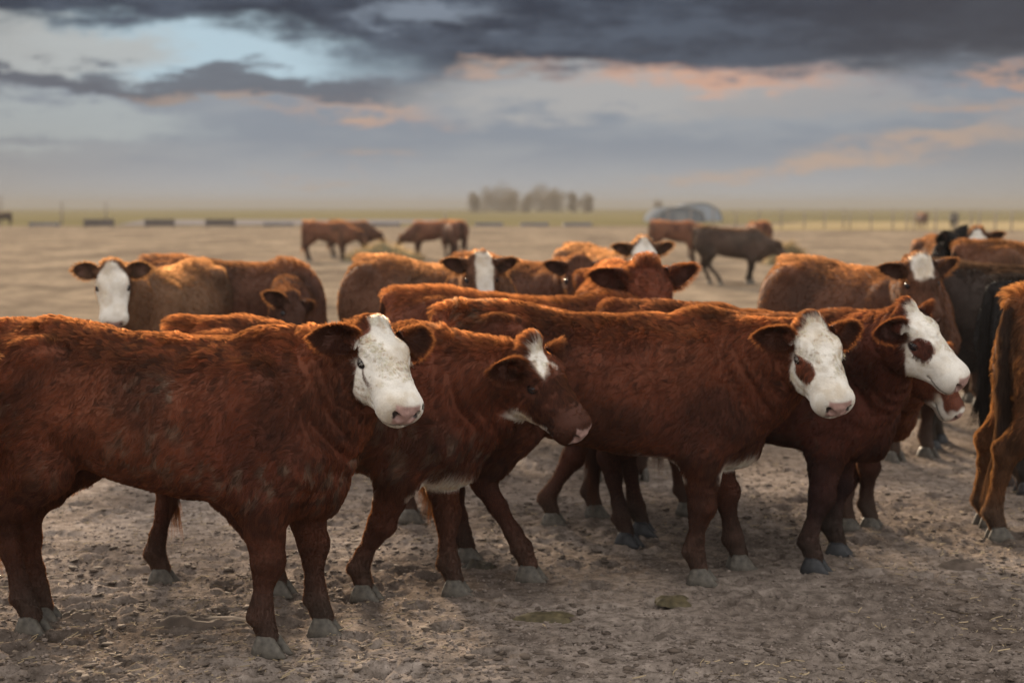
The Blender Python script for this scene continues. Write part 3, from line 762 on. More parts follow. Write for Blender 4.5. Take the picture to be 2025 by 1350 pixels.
_hr = np.random.default_rng(12); _n = 420
_hy = 1.0 / (1 / 3.8 - _hr.random(_n) * (1 / 3.8 - 1 / 10.0)); _hx = (_hr.random(_n) - 0.5) * (0.80 * _hy + 0.6); _ha = _hr.random(_n) * 6.28; _hd = 0.010 + 0.014 * _hr.random(_n)
def hoof_prints(x, y):
    z = np.zeros_like(x); near = np.nonzero((y > 3.4) & (y < 10.5) & (np.abs(x) < 5))[0]
    if not len(near): return z
    xn, yn = x[near], y[near]; zn = np.zeros(len(near)); order = np.argsort(yn, kind='stable'); ys_ = yn[order]
    for hx, hy, ha, hd in zip(_hx, _hy, _ha, _hd):
        a, b = np.searchsorted(ys_, hy - 0.14), np.searchsorted(ys_, hy + 0.14); k = order[a:b]
        k = k[np.abs(xn[k] - hx) < 0.14]
        if not len(k): continue
        dx, dy = xn[k] - hx, yn[k] - hy; u = dx * math.cos(ha) + dy * math.sin(ha); v = -dx * math.sin(ha) + dy * math.cos(ha)
        v2 = np.abs(v) - 0.026; r = np.sqrt((u / 0.062) ** 2 + (v2 / 0.025) ** 2); r2 = np.sqrt((u / 0.085) ** 2 + (v / 0.075) ** 2)
        zn[k] += -hd * sstep(1.15, 0.75, r) + hd * 0.45 * np.exp(-((r2 - 1.0) / 0.22) ** 2)
    z[near] = zn
    return z
def relief(x, y):
    p = np.stack([x, y, np.zeros_like(x)], 1)
    fade = np.clip(14.0 / np.maximum(np.abs(y), 1), 0.1, 1.0)
    big = (fbm(p * 0.9, 3, 3) - 0.5) * 0.06
    trod = (fbm(p * np.array([5.0, 7.0, 1]), 9, 3) - 0.5)
    patch = sstep(0.40, 0.62, vnoise(p * np.array([0.8, 1.2, 1]), 77))          # trampled rough here, packed smooth there
    hoofed = np.abs(vnoise(p * 8.5, 15) - 0.5) * 2
    fine = (fbm(p * 26, 21, 2) - 0.5)
    return (big * 0.5 + (0.25 + 0.75 * patch) * (trod * 0.036 - 0.010 * (1 - hoofed) ** 3 + fine * 0.022) + fine * 0.006) * fade + hoof_prints(x, y)
ys = [3.0]
while ys[-1] < 2300:
    y_ = ys[-1]; ys.append(y_ + min(max(y_ * y_ / 1900.0, 0.012), 0.35 * y_))
ys = [y_ for y_ in ys if y_ < 2300] + [2400]
ys = [-80, -40, -20, -10, -5, -2, 0, 1, 1.8, 2.4, 2.7] + ys
xs = [0.0]
while xs[-1] < 1400:
    x_ = xs[-1]; xs.append(x_ + (0.0135 if x_ < 2.3 else 0.0135 + (x_ - 2.3) * 0.055))
xs = [x_ for x_ in xs if x_ < 1400] + [1500]
xs = [-x_ for x_ in xs[:0:-1]] + xs
gx, gy = np.meshgrid(np.array(xs), np.array(ys), indexing='ij')
gz = relief(gx.ravel(), gy.ravel()) * (np.abs(gx.ravel()) < 60)
GP = np.stack([gx.ravel(), gy.ravel(), gz], 1); nxg, nyg = gx.shape
ii = (np.arange(nxg - 1)[:,None] * nyg + np.arange(nyg - 1)[None]).ravel()
GQ = np.stack([ii, ii + nyg, ii + nyg + 1, ii + 1], 1)

def mat_ground():
    m, N, Lk, b = newmat('dirt')
    tcn = N.new('ShaderNodeTexCoord')
    def noise(scale, det=4, rough=0.6, sx=1, sy=1):
        mp = N.new('ShaderNodeMapping'); mp.inputs['Scale'].default_value = (sx, sy, 1); Lk.new(tcn.outputs['Object'], mp.inputs[0])
        n = N.new('ShaderNodeTexNoise'); n.inputs['Scale'].default_value = scale; n.inputs['Detail'].default_value = det; n.inputs['Roughness'].default_value = rough
        Lk.new(mp.outputs[0], n.inputs['Vector']); return n.outputs[0]
    def ramp(x, p0, p1, c0, c1):
        r = N.new('ShaderNodeValToRGB'); r.color_ramp.elements[0].position = p0; r.color_ramp.elements[1].position = p1
        r.color_ramp.elements[0].color = (*c0, 1); r.color_ramp.elements[1].color = (*c1, 1); Lk.new(x, r.inputs[0]); return r.outputs[0]
    def mix(f, a, b_, bt='MIX'):
        n = N.new('ShaderNodeMix'); n.data_type = 'RGBA'; n.blend_type = bt
        if isinstance(f, (int, float)): n.inputs[0].default_value = f
        else: Lk.new(f, n.inputs[0])
        for s, x in ((6, a), (7, b_)):
            if isinstance(x, tuple): n.inputs[s].default_value = (*x, 1)
            else: Lk.new(x, n.inputs[s])
        return n.outputs[2]
    base = ramp(noise(0.9, 5, 0.62, 1, 1.6), 0.36, 0.66, (0.122, 0.098, 0.083), (0.262, 0.220, 0.190))
    fine = ramp(noise(16, 6, 0.7), 0.36, 0.66, (0.48, 0.46, 0.44), (1.30, 1.28, 1.26))
    near = mix(1.0, base, fine, 'MULTIPLY')
    speck = ramp(noise(70, 3, 0.7), 0.60, 0.70, (0, 0, 0), (1, 1, 1))
    near = mix(speck, near, (0.070, 0.052, 0.042))
    pale = ramp(noise(45, 4, 0.6), 0.64, 0.72, (0, 0, 0), (0.6, 0.6, 0.6))
    near = mix(pale, near, (0.30, 0.245, 0.19))
    # trampled straw further out, then the open lot
    sx = N.new('ShaderNodeSeparateXYZ'); Lk.new(tcn.outputs['Object'], sx.inputs[0])
    def band(v, a, b_):
        n = N.new('ShaderNodeMapRange'); n.interpolation_type = 'SMOOTHSTEP'; Lk.new(v, n.inputs[0]); n.inputs[1].default_value = a; n.inputs[2].default_value = b_; return n.outputs[0]
    lot = ramp(noise(0.35, 5, 0.65, 1, 0.6), 0.36, 0.64, (0.105, 0.083, 0.065), (0.225, 0.178, 0.132))
    lotf = ramp(noise(1.6, 4, 0.7), 0.35, 0.65, (0.62, 0.62, 0.62), (1.25, 1.24, 1.2))
    lot = mix(1.0, lot, lotf, 'MULTIPLY')
    c = mix(band(sx.outputs[1], 7.5, 17.0), near, lot)
    Lk.new(c, b.inputs['Base Color']); b.inputs['Roughness'].default_value = 0.95; b.inputs['Specular IOR Level'].default_value = 0.0
    bp = N.new('ShaderNodeBump'); bp.inputs['Strength'].default_value = 0.9; bp.inputs['Distance'].default_value = 0.012
    Lk.new(noise(38, 6, 0.72), bp.inputs['Height']); Lk.new(bp.outputs[0], b.inputs['Normal'])
mat_ground()
tag(link('ground', mesh_np('ground', GP, GQ), None, MAT['dirt']), kind='structure')

# far pasture beyond the lot, and the pale hard track beside the troughs
def sheet(name, pts, mat):
    me = bpy.data.meshes.new(name); me.from_pydata(pts, [], [tuple(range(len(pts)))]); me.update()
    return tag(link(name, me, None, mat), kind='structure')
mat_simple('pasture', (0.118, 0.100, 0.050), 0.95, 0.25, 0.03, spec=0.0)
mat_simple('stubble', (0.23, 0.18, 0.10), 0.95, 0.2, 0.03, spec=0.0)
mat_simple('track', (0.145, 0.132, 0.132), 0.95, 0.12, 0.2, spec=0.0)
sheet('pasture', [(-900,118,0.03),(14,118,0.03),(30,150,0.03),(1450,420,0.03),(1450,2350,0.03),(-1450,2350,0.03),(-1450,400,0.03)], MAT['pasture'])
sheet('stubble_field', [(14.5,96,0.03),(900,96,0.03),(1440,410,0.03),(30.5,149,0.03)], MAT['stubble'])
sheet('track', [(-34,122,0.06),(-17,122,0.06),(-4,150,0.06),(-10,178,0.06),(-44,172,0.06)], MAT['track'])

# ------------------------------------------------------------------ loose litter on the ground
def zat(x, y): return relief(np.asarray(x, float), np.asarray(y, float))
def scatter(n, seed, y0=3.6, y1=13.0, power=2.0):
    r = np.random.default_rng(seed)
    y = 1.0 / (1 / y0 - r.random(n) * (1 / y0 - 1 / y1)); x = (r.random(n) - 0.5) * (0.78 * y + 0.8)
    return r, x, y
def clods(name, n, seed, smin, smax, flat, mat, y1=13.0, cluster=0.0):
    bm = bmesh.new(); bmesh.ops.create_icosphere(bm, subdivisions=1, radius=1.0)
    BV = np.array([v.co[:] for v in bm.verts]); BF = np.array([[v.index for v in f.verts] for f in bm.faces]); bm.free()
    r, x, y = scatter(n, seed, y1=y1)
    if cluster:
        k = fbm(np.stack([x * 1.3, y * 1.9, x * 0], 1), 55, 2); m = k > cluster; x, y = x[m], y[m]; n = len(x)
    s = smin * (smax / smin) ** (r.random(n) ** 2.2)
    V = BV[None] * (0.65 + 0.7 * r.random((n, len(BV), 1)))
    V = V * np.stack([s * (0.7 + 0.9 * r.random(n)), s * (0.7 + 0.6 * r.random(n)), s * flat * (0.6 + 0.8 * r.random(n))], 1)[:,None]
    th = r.random(n) * 6.28; c, si = np.cos(th), np.sin(th)
    X = V[:,:,0] * c[:,None] - V[:,:,1] * si[:,None]; Y = V[:,:,0] * si[:,None] + V[:,:,1] * c[:,None]
    Z = V[:,:,2] + X * ((r.random(n) - 0.5) * 0.5)[:,None]
    P = np.stack([X + x[:,None], Y + y[:,None], Z + (zat(x, y) + 0.3 * s * flat)[:,None]], 2).reshape(-1, 3)
    F = (BF[None] + (np.arange(n) * len(BV))[:,None,None]).reshape(-1, 3)
    return tag(link(name, mesh_np(name, P, F, smooth=False), None, mat), kind='stuff')
mat_simple('clod', (0.158, 0.127, 0.108), 0.95, 0.45, 9, 0.004, spec=0.1)
mat_simple('dung_crust', (0.088, 0.067, 0.053), 0.9, 0.4, 14, 0.004, spec=0.15)
mat_simple('chaff', (0.27, 0.205, 0.125), 0.85, 0.4, 3, spec=0.2)
clods('dirt_clods', 34000, 5, 0.0026, 0.0105, 0.65, MAT['clod'])
clods('dung_debris', 16000, 6, 0.0035, 0.021, 0.30, MAT['dung_crust'], y1=11.0, cluster=0.44)
def straw(name, n, seed, mat):
    r, x, y = scatter(n, seed, y1=12.0)
    k = fbm(np.stack([x * 1.1, y * 1.6, x * 0], 1), 91, 2) + 0.12 * sstep(0.0, 2.0, x); m = k > 0.46 + 0.1 * r.random(n); x, y = x[m], y[m]; n = len(x)
    ln = 0.012 + 0.05 * r.random(n) ** 2.2; wd = 0.0008 + 0.0010 * r.random(n); th = r.random(n) * 6.28
    t = np.linspace(-0.5, 0.5, 4); bend = (r.random(n) - 0.5) * 1.1
    ex = np.stack([np.cos(th), np.sin(th)], 1); ey = np.stack([-np.sin(th), np.cos(th)], 1)
    c2 = (ex[:,None] * (ln[:,None] * t)[:,:,None] + ey[:,None] * (bend[:,None] * ln[:,None] * (t**2 - 0.1))[:,:,None])
    z = zat(x, y)[:,None] + 0.004 + ((r.random(n) - 0.3) * 0.35)[:,None] * (t + 0.5)[None] * ln[:,None]
    P = np.zeros((n, 8, 3))
    for i, s in ((0,-1),(1,1)):
        P[:,i::2,:2] = np.stack([x, y], 1)[:,None] + c2 + ey[:,None] * (s * wd)[:,None,None]; P[:,i::2,2] = z + 0.0012 * s
    F = np.array([[0,1,3,2],[2,3,5,4],[4,5,7,6]]); F = (F[None] + (np.arange(n) * 8)[:,None,None]).reshape(-1, 4)
    return tag(link(name, mesh_np(name, P.reshape(-1,3), F), None, mat), kind='stuff')
straw('straw_litter', 9000, 8, MAT['chaff'])

# ------------------------------------------------------------------ dung
mat_simple('dung', (0.070, 0.055, 0.028), 0.7, 0.5, 30, 0.006, spec=0.25)
mat_simple('dark_dung', (0.035, 0.027, 0.016), 0.65, 0.5, 30, 0.006, spec=0.3)
def cow_pat(label, loc, rx, ry, h, mat, seed):
    r = np.random.default_rng(seed); nr, na = 9, 30; V = [(0, 0, h)]; F = []
    for i in range(1, nr + 1):
        t = i / nr
        for j in range(na):
            a = 2 * math.pi * j / na
            q = np.array([[math.cos(a) * 1.6 + seed, math.sin(a) * 1.6, 0.0]]); wob = 0.62 + 0.75 * float(vnoise(q, seed)[0])
            q2 = np.array([[t * math.cos(a) * 4, t * math.sin(a) * 4, seed * 1.0]]); z = h * (1 - t ** 2.2) * (0.35 + 1.2 * float(vnoise(q2, seed + 3)[0])) - 0.012 * t ** 6
            V.append((rx * t * wob * math.cos(a), ry * t * wob * math.sin(a), z))
    for j in range(na): F.append((0, 1 + j, 1 + (j + 1) % na))
    for i in range(nr - 1):
        for j in range(na): a = 1 + i * na + j; b_ = 1 + i * na + (j + 1) % na; F.append((a, a + na, b_ + na, b_))
    o = link('cow_pat', mesh_np('cow_pat', V, F), None, mat); o.location = (loc[0], loc[1], float(zat([loc[0]], [loc[1]])[0]) + 0.004)
    tag(o, label, 'dung', 'dung on the dirt')
cow_pat('dark mound of dung by the hind hoof of the cow with the brown eye patch', on_ground(942, 1122), 0.11, 0.09, 0.045, MAT['dark_dung'], 3)
cow_pat('flat greenish dung splat on open dirt in front of the white-blazed calf', on_ground(1078, 1218), 0.125, 0.07, 0.014, MAT['dung'], 4)
cow_pat('flat greenish dung splat just ahead of a grey front hoof', on_ground(1330, 1186), 0.08, 0.07, 0.014, MAT['dung'], 5)
cow_pat('crumbled dark dung lump on the dirt near the golden cow hoof', on_ground(1905, 1118), 0.10, 0.08, 0.020, MAT['dung_crust'], 6)
cow_pat('crusty brown dung ridge between the legs of the frontmost white-faced cow', on_ground(395, 1232), 0.20, 0.07, 0.030, MAT['dung_crust'], 7)
cow_pat('small crumbled dung heap beside the hind hooves of the frontmost cow', on_ground(150, 1222), 0.07, 0.06, 0.03, MAT['dung_crust'], 8)
# ------------------------------------------------------------------ far things
def box_pts(x0, x1, y0, y1, z0, z1):
    return [(x0,y0,z0),(x1,y0,z0),(x1,y1,z0),(x0,y1,z0),(x0,y0,z1),(x1,y0,z1),(x1,y1,z1),(x0,y1,z1)], [(0,3,2,1),(4,5,6,7),(0,1,5,4),(1,2,6,5),(2,3,7,6),(3,0,4,7)]
def part_box(name, parent, mat, *b):
    V, F = box_pts(*b); me = bpy.data.meshes.new(name); me.from_pydata(V, [], F); me.update()
    return link(name, me, parent, mat)
def tube(name, pts, r, parent, mat, n=6):
    pts = [Vector(p) for p in pts]; V = []; F = []
    for i, p in enumerate(pts):
        d = (pts[min(i+1, len(pts)-1)] - pts[max(i-1, 0)]).normalized(); a = d.orthogonal().normalized(); b_ = d.cross(a)
        rr = r[i] if isinstance(r, (list, tuple)) else r
        for j in range(n):
            t = 2 * math.pi * j / n; V.append(p + (a * math.cos(t) + b_ * math.sin(t)) * rr)
    for i in range(len(pts) - 1):
        for j in range(n): F.append((i*n+j, i*n+(j+1)%n, (i+1)*n+(j+1)%n, (i+1)*n+j))
    F.append(tuple(range(n))[::-1]); F.append(tuple(range((len(pts)-1)*n, len(pts)*n)))
    return link(name, mesh_np(name, V, F), parent, mat)
mat_simple('concrete', (0.16, 0.15, 0.15), 0.9, 0.2, 2, spec=0.2)
mat_simple('dark_steel', (0.085, 0.07, 0.065), 0.8, 0.2, 2, spec=0.2)
mat_simple('grey_wood', (0.22, 0.185, 0.155), 0.9, 0.25, 4, spec=0.15)
mat_simple('wire', (0.2, 0.19, 0.18), 0.5, 0.1, 4, spec=0.4)
TW = ['feed trough at the far end of the row beside a tall post', 'tall dark feed trough with a pole rising behind it', 'dark feed trough second along the pale track', 'dark feed trough at the middle of the pale track',
      'low feed trough at the end of the pale track', 'low feed trough between the two groups of feeding cattle', 'low grey feed trough below the first clump of trees', 'low grey feed trough below the middle of the tree clump', 'low grey feed trough below the last trees of the clump']
for i, (x, tall) in enumerate(((88,0),(196,1),(316,1),(436,1),(551,0),(763,0),(967,0),(1057,0),(1142,0))):
    p = on_ground(x, 449); t = empty('feed_trough', (p[0], p[1], 0), 0.02 * (i % 3)); tag(t, TW[i], 'trough', 'feed troughs along the far edge of the lot')
    hh = 0.62 if tall else 0.36; hw = 1.05; mt = MAT['dark_steel'] if tall else MAT['concrete']
    part_box('side_panel', t, mt, -hw, hw, -0.35, -0.29, 0.10, hh); part_box('side_panel', t, mt, -hw, hw, 0.29, 0.35, 0.10, hh)
    part_box('end_panel', t, mt, -hw - 0.06, -hw, -0.36, 0.36, 0.0, hh + 0.04); part_box('end_panel', t, mt, hw, hw + 0.06, -0.36, 0.36, 0.0, hh + 0.04)
    part_box('trough_floor', t, mt, -hw, hw, -0.29, 0.29, 0.14, 0.20)
for x, y0, y1, lab in ((123, 446, 398, 'tall lone grey post beside a feed trough'), (210, 440, 398, 'thin tall grey pole standing behind a dark feed trough'), (3, 446, 386, 'tall weathered pole near the cow at the far trough'), (880, 446, 420, 'short grey post between the feeding cattle and the trees')):
    p = on_ground(x, y0); h = (y0 - y1) * p[1] / FPX
    o = tube('pole', [(0,0,-0.3),(0,0,h*0.5),(0.01,0,h)], [0.09,0.085,0.07], None, MAT['grey_wood'], 8); o.location = (p[0], p[1], 0); tag(o, lab, 'post', 'poles along the far edge of the lot')
# wire fence
fe = empty('wire_fence', (*on_ground(1590, 452), 0)); tag(fe, 'long wire fence with grey wooden posts crossing the far lot', 'fence')
fx = [1320, 1365, 1410, 1455, 1500, 1545, 1590, 1630, 1668, 1680, 1722, 1765, 1793, 1806, 1850, 1890, 1920, 1936, 1968, 2000, 2040, 2090]
f0 = np.array([*on_ground(1590, 452), 0]); tops = []
for i, x in enumerate(fx):
    p = np.array([*on_ground(x, 450 + (x - 1320) / 90.0), 0]) - f0; h = 1.35 + 0.12 * ((i * 7) % 3) - 0.06
    tube('post', [p + [0,0,-0.3], p + [0,0,h*0.5], p + [0.02,0,h]], [0.06,0.057,0.05], fe, MAT['grey_wood'], 7); tops.append(p)
for z in (0.35, 0.65, 0.95, 1.25):
    tube('wire', [p + [0,-0.07,z + 0.01 * math.sin(i)] for i, p in enumerate(tops)], 0.012, fe, MAT['wire'], 4)
# hoop shelters
mat_simple('pale_cover', (0.25, 0.28, 0.32), 1.0, 0.10, 0.7, spec=0.0)
mat_simple('grey_cover', (0.11, 0.125, 0.145), 1.0, 0.10, 0.7, spec=0.0)
mat_simple('dark_open', (0.16, 0.17, 0.18), 0.8, 0.1, 1)
def hoop(label, x0, x1, ybase, ytop, depth_y, yaw, cover='pale_cover'):
    a, b_ = on_ground(x0, ybase), on_ground(x1, ybase); w_ = (b_[0] - a[0]); c = (a + b_) / 2; h = (ybase - ytop) * c[1] / FPX
    t = empty('hoop_shelter', (c[0], c[1] + depth_y / 2, 0), yaw); tag(t, label, 'shelter', 'pale hoop shelters')
    n = 18; arc = [(-w_/2 * math.cos(math.pi * i / n), h * math.sin(math.pi * i / n) ** 0.8) for i in range(n + 1)]
    V = []; F = []
    for y in (-depth_y/2, depth_y/2):
        for s in (1.0, 0.985): V += [(px_ * s, y, z * s) for px_, z in arc]
    m = n + 1
    for i in range(n):
        F += [(i, i+1, 2*m+i+1, 2*m+i), (m+i, 3*m+i, 3*m+i+1, m+i+1), (i, m+i, m+i+1, i+1), (2*m+i, 2*m+i+1, 3*m+i+1, 3*m+i)]
    link('cover', mesh_np('cover', V, F), t, MAT[cover])
    V = [(px_ * 0.97, -depth_y/2 + 0.12, z * 0.97) for px_, z in arc]; link('end_wall', mesh_np('end_wall', V, [tuple(range(len(V)))]), t, MAT[cover])
    part_box('door', t, MAT['dark_open'], -w_*0.10, w_*0.10, -depth_y/2 + 0.05, -depth_y/2 + 0.10, 0.02, h * 0.62)
    for k in range(4):
        y = -depth_y/2 + depth_y * k / 3
        tube('hoop_rib', [(px_ * 1.01, y, z * 1.01 + 0.01) for px_, z in arc], 0.05, t, MAT['wire'], 5)
hoop('long pale hoop shelter with rounded roof, lower of the two', 1294, 1390, 440, 410, 9.0, 0.06, 'grey_cover')
hoop('pale bluish hoop shelter with higher arched roof', 1336, 1428, 438, 402, 8.0, 0.0)
# trees
mat_simple('bark', (0.14, 0.11, 0.09), 0.9, 0.3, 2, spec=0.1)
def mat_leaf():
    m, N, Lk, b = newmat('leaf'); at_ = N.new('ShaderNodeAttribute'); at_.attribute_name = 'coat'
    Lk.new(at_.outputs['Color'], b.inputs['Base Color']); b.inputs['Roughness'].default_value = 0.7; b.inputs['Specular IOR Level'].default_value = 0.2
mat_leaf()
def tree(label, px_, width_px, top_px, depth, seed):
    r = np.random.default_rng(seed); X = (px_ - 1012.5) / FPX * depth; h = (411 - top_px) * depth / FPX + CAM_H; wd = width_px * depth / FPX
    t = empty('tree', (X, depth, 0)); tag(t, label, 'tree', 'trees of the distant shelter belt')
    tr = tube('trunk', [(0,0,-0.3),(0.1,0,h*0.3),(0.0,0.1,h*0.6),(0.1,0,h*0.85)], [h*0.022,h*0.018,h*0.012,h*0.005], t, MAT['bark'], 8)
    n_l = 9; cen = []
    for k in range(n_l):
        z = h * (0.14 + 0.80 * (k + 0.5) / n_l); rr = wd * 0.5 * (0.45 + 0.75 * math.sin(math.pi * min(1, (z / h - 0.12) / 0.98)) ) ; a = r.random() * 6.28; d = rr * (0.25 + 0.55 * r.random())
        p = np.array([math.cos(a) * d, math.sin(a) * d, z]); cen.append((p, wd * (0.20 + 0.14 * r.random())))
        tube('limb', [(0.03,0,z*0.55),tuple(p*[0.5,0.5,0.85]),tuple(p)], [h*0.009,h*0.006,h*0.002], t, MAT['bark'], 5)
    P, F, C = [], [], []
    for p, rad in cen:
        n = 520; d = unit(r.normal(size=(n,3))) * (rad * r.random(n) ** 0.4)[:,None] * [1,1,1.15] + p
        s = h * 0.024 * (0.6 + 0.8 * r.random(n)); u1 = unit(r.normal(size=(n,3))); u2 = unit(np.cross(u1, r.normal(size=(n,3))))
        q = np.stack([d - u1*s[:,None], d + u2*s[:,None]*0.7, d + u1*s[:,None], d - u2*s[:,None]*0.7], 1); b0 = sum(len(x) for x in P)
        P.append(q.reshape(-1,3)); F.append(np.arange(n*4).reshape(-1,4) + b0)
        c = np.array([0.160,0.112,0.062]) * (0.7 + 0.6 * r.random((n,1))); C.append(np.repeat(c, 4, 0))
    me = mesh_np('crown', np.concatenate(P), np.concatenate(F), smooth=False); color_attr(me, np.concatenate(C)); link('crown', me, t, MAT['leaf'])
TL = ['small round tree at the end of the distant clump, before a gap', 'tallest broad tree of the distant clump', 'broad leafy tree touching the tallest one of the clump', 'lower tree filling the middle of the distant clump', 'broad tall tree just past the middle of the clump',
      'rounded tree leaning on its taller neighbour in the clump', 'slim tree standing after a gap in the clump', 'last slim round tree of the distant clump', 'small lone tree behind the hoop shelters']
for i, (x, wpx, ty) in enumerate(((942,30,381),(982,46,370),(1012,34,376),(1038,30,384),(1066,42,371),(1100,38,375),(1133,20,378),(1159,24,383),(1303,18,394))):
    tree(TL[i], x, wpx * 1.35, ty + 6, 400 + 14 * ((i * 5) % 7), 40 + i)
# ------------------------------------------------------------------ the herd
g = on_ground
def plain(a, b, c, ih, col, p): return np.zeros(len(a)), col
def white_face(a, b, c, ih, col, p):
    """white mask from the poll to the chin, narrow at the poll; cheeks behind the eye stay red"""
    wid = 0.035 + 0.085 * sstep(-0.02, 0.09, a)
    w_ = sstep(-0.035, -0.015, a) * sstep(wid + 0.012, wid - 0.006, np.abs(b)) * sstep(-0.10, -0.07, c)
    w2 = sstep(0.118, 0.134, a - 0.75 * np.maximum(-0.07 - c, 0)) * sstep(-0.28, -0.24, c)
    w_ = np.clip(np.maximum(w_, w2), 0, 1) * (ih > 0.25)
    return w_, col
def tear_face(a, b, c, ih, col, p):
    """the white face with a dark tear line running down from the eye"""
    w_, col = white_face(a, b, c, ih, col, p)
    t = sstep(0.165, 0.18, a) * sstep(0.285, 0.26, a) * sstep(0.009, 0.004, np.abs(c + 0.066 + 0.25 * (a - 0.17) - 1.6 * np.maximum(a - 0.21, 0) ** 2)) * (b < 0)
    return w_ * (1 - 0.75 * t), col * (1 - 0.3 * t[:,None])
def eye_patch(cu, cv, ru, rv, side=-1, both=False):
    def fn(a, b, c, ih, col, p):
        w_, col = white_face(a, b, c, ih, col, p)
        d = ((a - cu) / ru) ** 2 + ((c - cv) / rv) ** 2
        m = sstep(1.15, 0.85, d) * ((b * side > 0.03) | both)
        return w_ * (1 - m), col
    return fn
def blaze(a, b, c, ih, col, p):
    """small ragged white blaze on the forehead, white under the jaw"""
    n = vnoise(p * 45, 5) - 0.5
    w_ = sstep(-0.03, -0.01, a) * sstep(0.15, 0.12, a + 0.05 * n) * sstep(0.054, 0.030, np.abs(b + 0.016 + 0.20 * (a - 0.05) + 0.03 * n)) * sstep(-0.05, -0.02, c)
    w3 = sstep(0.10, 0.12, a) * sstep(0.155, 0.135, a) * sstep(0.02, 0.035, -b) * sstep(0.085, 0.07, -b) * sstep(-0.03, -0.01, c)
    jaw = sstep(-0.145, -0.165, c + 0.35 * np.maximum(0.22 - a, 0)) * sstep(0.12, 0.17, a) * sstep(0.39, 0.36, a)
    col = col * (1 - 0.5 * sstep(0.24, 0.34, a) * (ih > 0.3))[:,None]
    return np.clip(np.maximum(np.maximum(w_, w3 * 0.9), jaw), 0, 1) * (ih > 0.25), col
blaze.dark_nose = False
def long_blaze(a, b, c, ih, col, p):
    w_ = sstep(-0.05, -0.03, a) * sstep(0.075, 0.055, np.abs(b - 0.015)) * sstep(-0.08, -0.04, c)
    return w_ * (ih > 0.25), col
def forehead(a, b, c, ih, col, p):
    w_ = sstep(-0.05, -0.03, a) * sstep(0.15, 0.12, a) * sstep(0.08, 0.06, np.abs(b)) * sstep(-0.08, -0.04, c)
    return w_ * (ih > 0.25), col
def white_lip(a, b, c, ih, col, p):
    w_ = sstep(0.25, 0.30, a) * sstep(-0.082, -0.10, c) + sstep(0.40, 0.42, a)
    return np.clip(w_, 0, 1) * (ih > 0.25), col

RED = (0.110, 0.0300, 0.0128); RED2 = (0.108, 0.027, 0.0115); TAN = (0.090, 0.038, 0.0195); GOLD = (0.116, 0.055, 0.0275); DARK = (0.032, 0.019, 0.0135); BLACK = (0.009, 0.0075, 0.007); MAHOG = (0.075, 0.018, 0.0095)
MIDRES = dict(res=0.020, head_res=0.010, hair=26000, hair_rad=1.7)
FARRES = dict(res=0.030, head_res=0.020, hair=5000, hair_rad=4.0)

# front row
make_cow('large red-brown cow with a fully white face, pink nose and pale blue eye', (-1.205, 5.10), -11, 0.965, poll=at(746, 652, 4.88), face=(0.41,-0.66,-0.63), face_up=(0.42,-0.50,0.75), hs=0.86, ear_len=0.150,
         feet=dict(fr=g(532,1288), fl=g(640,1250), hr=g(66,1248), hl=g(90,1228)), coat=RED, pattern=tear_face, hair=190000, res=0.012, head_res=0.005, mud=0.5, seed=1, group='front row of cattle')
make_cow('small red-brown calf in profile with a ragged white blaze and shaggy poll', (-0.72, 5.72), -11, 0.93, poll=at(1056, 694, 5.45), face=(0.60,-0.34,-0.72), face_up=(0.52,-0.52,0.68),
         feet=dict(fr=g(722,1182), fl=g(900,1172), hr=g(553,1172), hl=g(322,1150)), coat=RED, pattern=blaze, hair=140000, res=0.012, head_res=0.005, hair_len=1.25, mud=0.4, seed=2, tuft=1.6, belly_white=1.0, hs=0.95, group='front row of cattle')
make_cow('big red-brown cow with white face and brown patch under one eye, grey hooves', (0.42, 5.97), -5, 0.975, poll=at(1606, 644, 5.58), face=(0.24,-0.64,-0.73), face_up=(0.20,-0.70,0.68), hs=0.88,
         feet=dict(fr=g(1385,1150), fl=g(1462,1122), hr=g(1048,1144), hl=g(925,1108)), coat=RED, pattern=eye_patch(0.208,-0.062,0.078,0.038), hair=160000, res=0.012, head_res=0.005, mud=0.5, seed=3, belly_white=1.0, group='front row of cattle')
make_cow('dark red cow with white face, round brown eye patch and black lower legs', (1.09, 6.36), -22, 0.95, poll=at(1800, 618, 5.75), face=(0.62,-0.42,-0.66), face_up=(0.46,-0.60,0.65), hs=0.88,
         feet=dict(fr=g(1610,1128), fl=g(1656,1096)), coat=MAHOG, pattern=eye_patch(0.188,-0.048,0.058,0.040), hair=120000, res=0.012, head_res=0.005, mud=0.2, seed=4, hoof_mat='dark_horn', leg_dark=0.62, group='front row of cattle')
make_cow('red cow with white lips half hidden behind the eye-patched dark red cow', (1.42, 7.05), -22, 0.90, poll=at(1852, 690, 6.25), face=(0.42,-0.25,-0.86), face_up=(0.75,-0.5,0.45),
         feet=dict(fl=g(1678,1046)), coat=RED, pattern=white_lip, hair=60000, res=0.014, head_res=0.007, seed=5)
make_cow('curly brown-faced cow peering over the back of the big cow', (0.62, 8.50), -93, 1.02, poll=at(1280, 530, 7.30), face=(0.16,-0.42,-0.88), face_up=(0.24,-0.88,0.36),
         coat=RED2, pattern=plain, hair=90000, res=0.014, head_res=0.006, seed=6, tuft=1.7, hair_len=1.15, hs=1.04, ear_len=0.18)
make_cow('red cow with only its rump and back showing behind the white-blazed calf', (0.10, 7.12), -5, 0.98, poll=(0.92,6.86,0.92), face=(0.5,-0.1,-0.85), face_up=(0.8,0,0.5),
         feet=dict(fr=(0.20,6.87), fl=(0.42,7.06), hr=(-0.50,6.96), hl=(-0.40,7.20)), coat=RED, pattern=plain, hair=60000, res=0.014, head_res=0.009, seed=9)
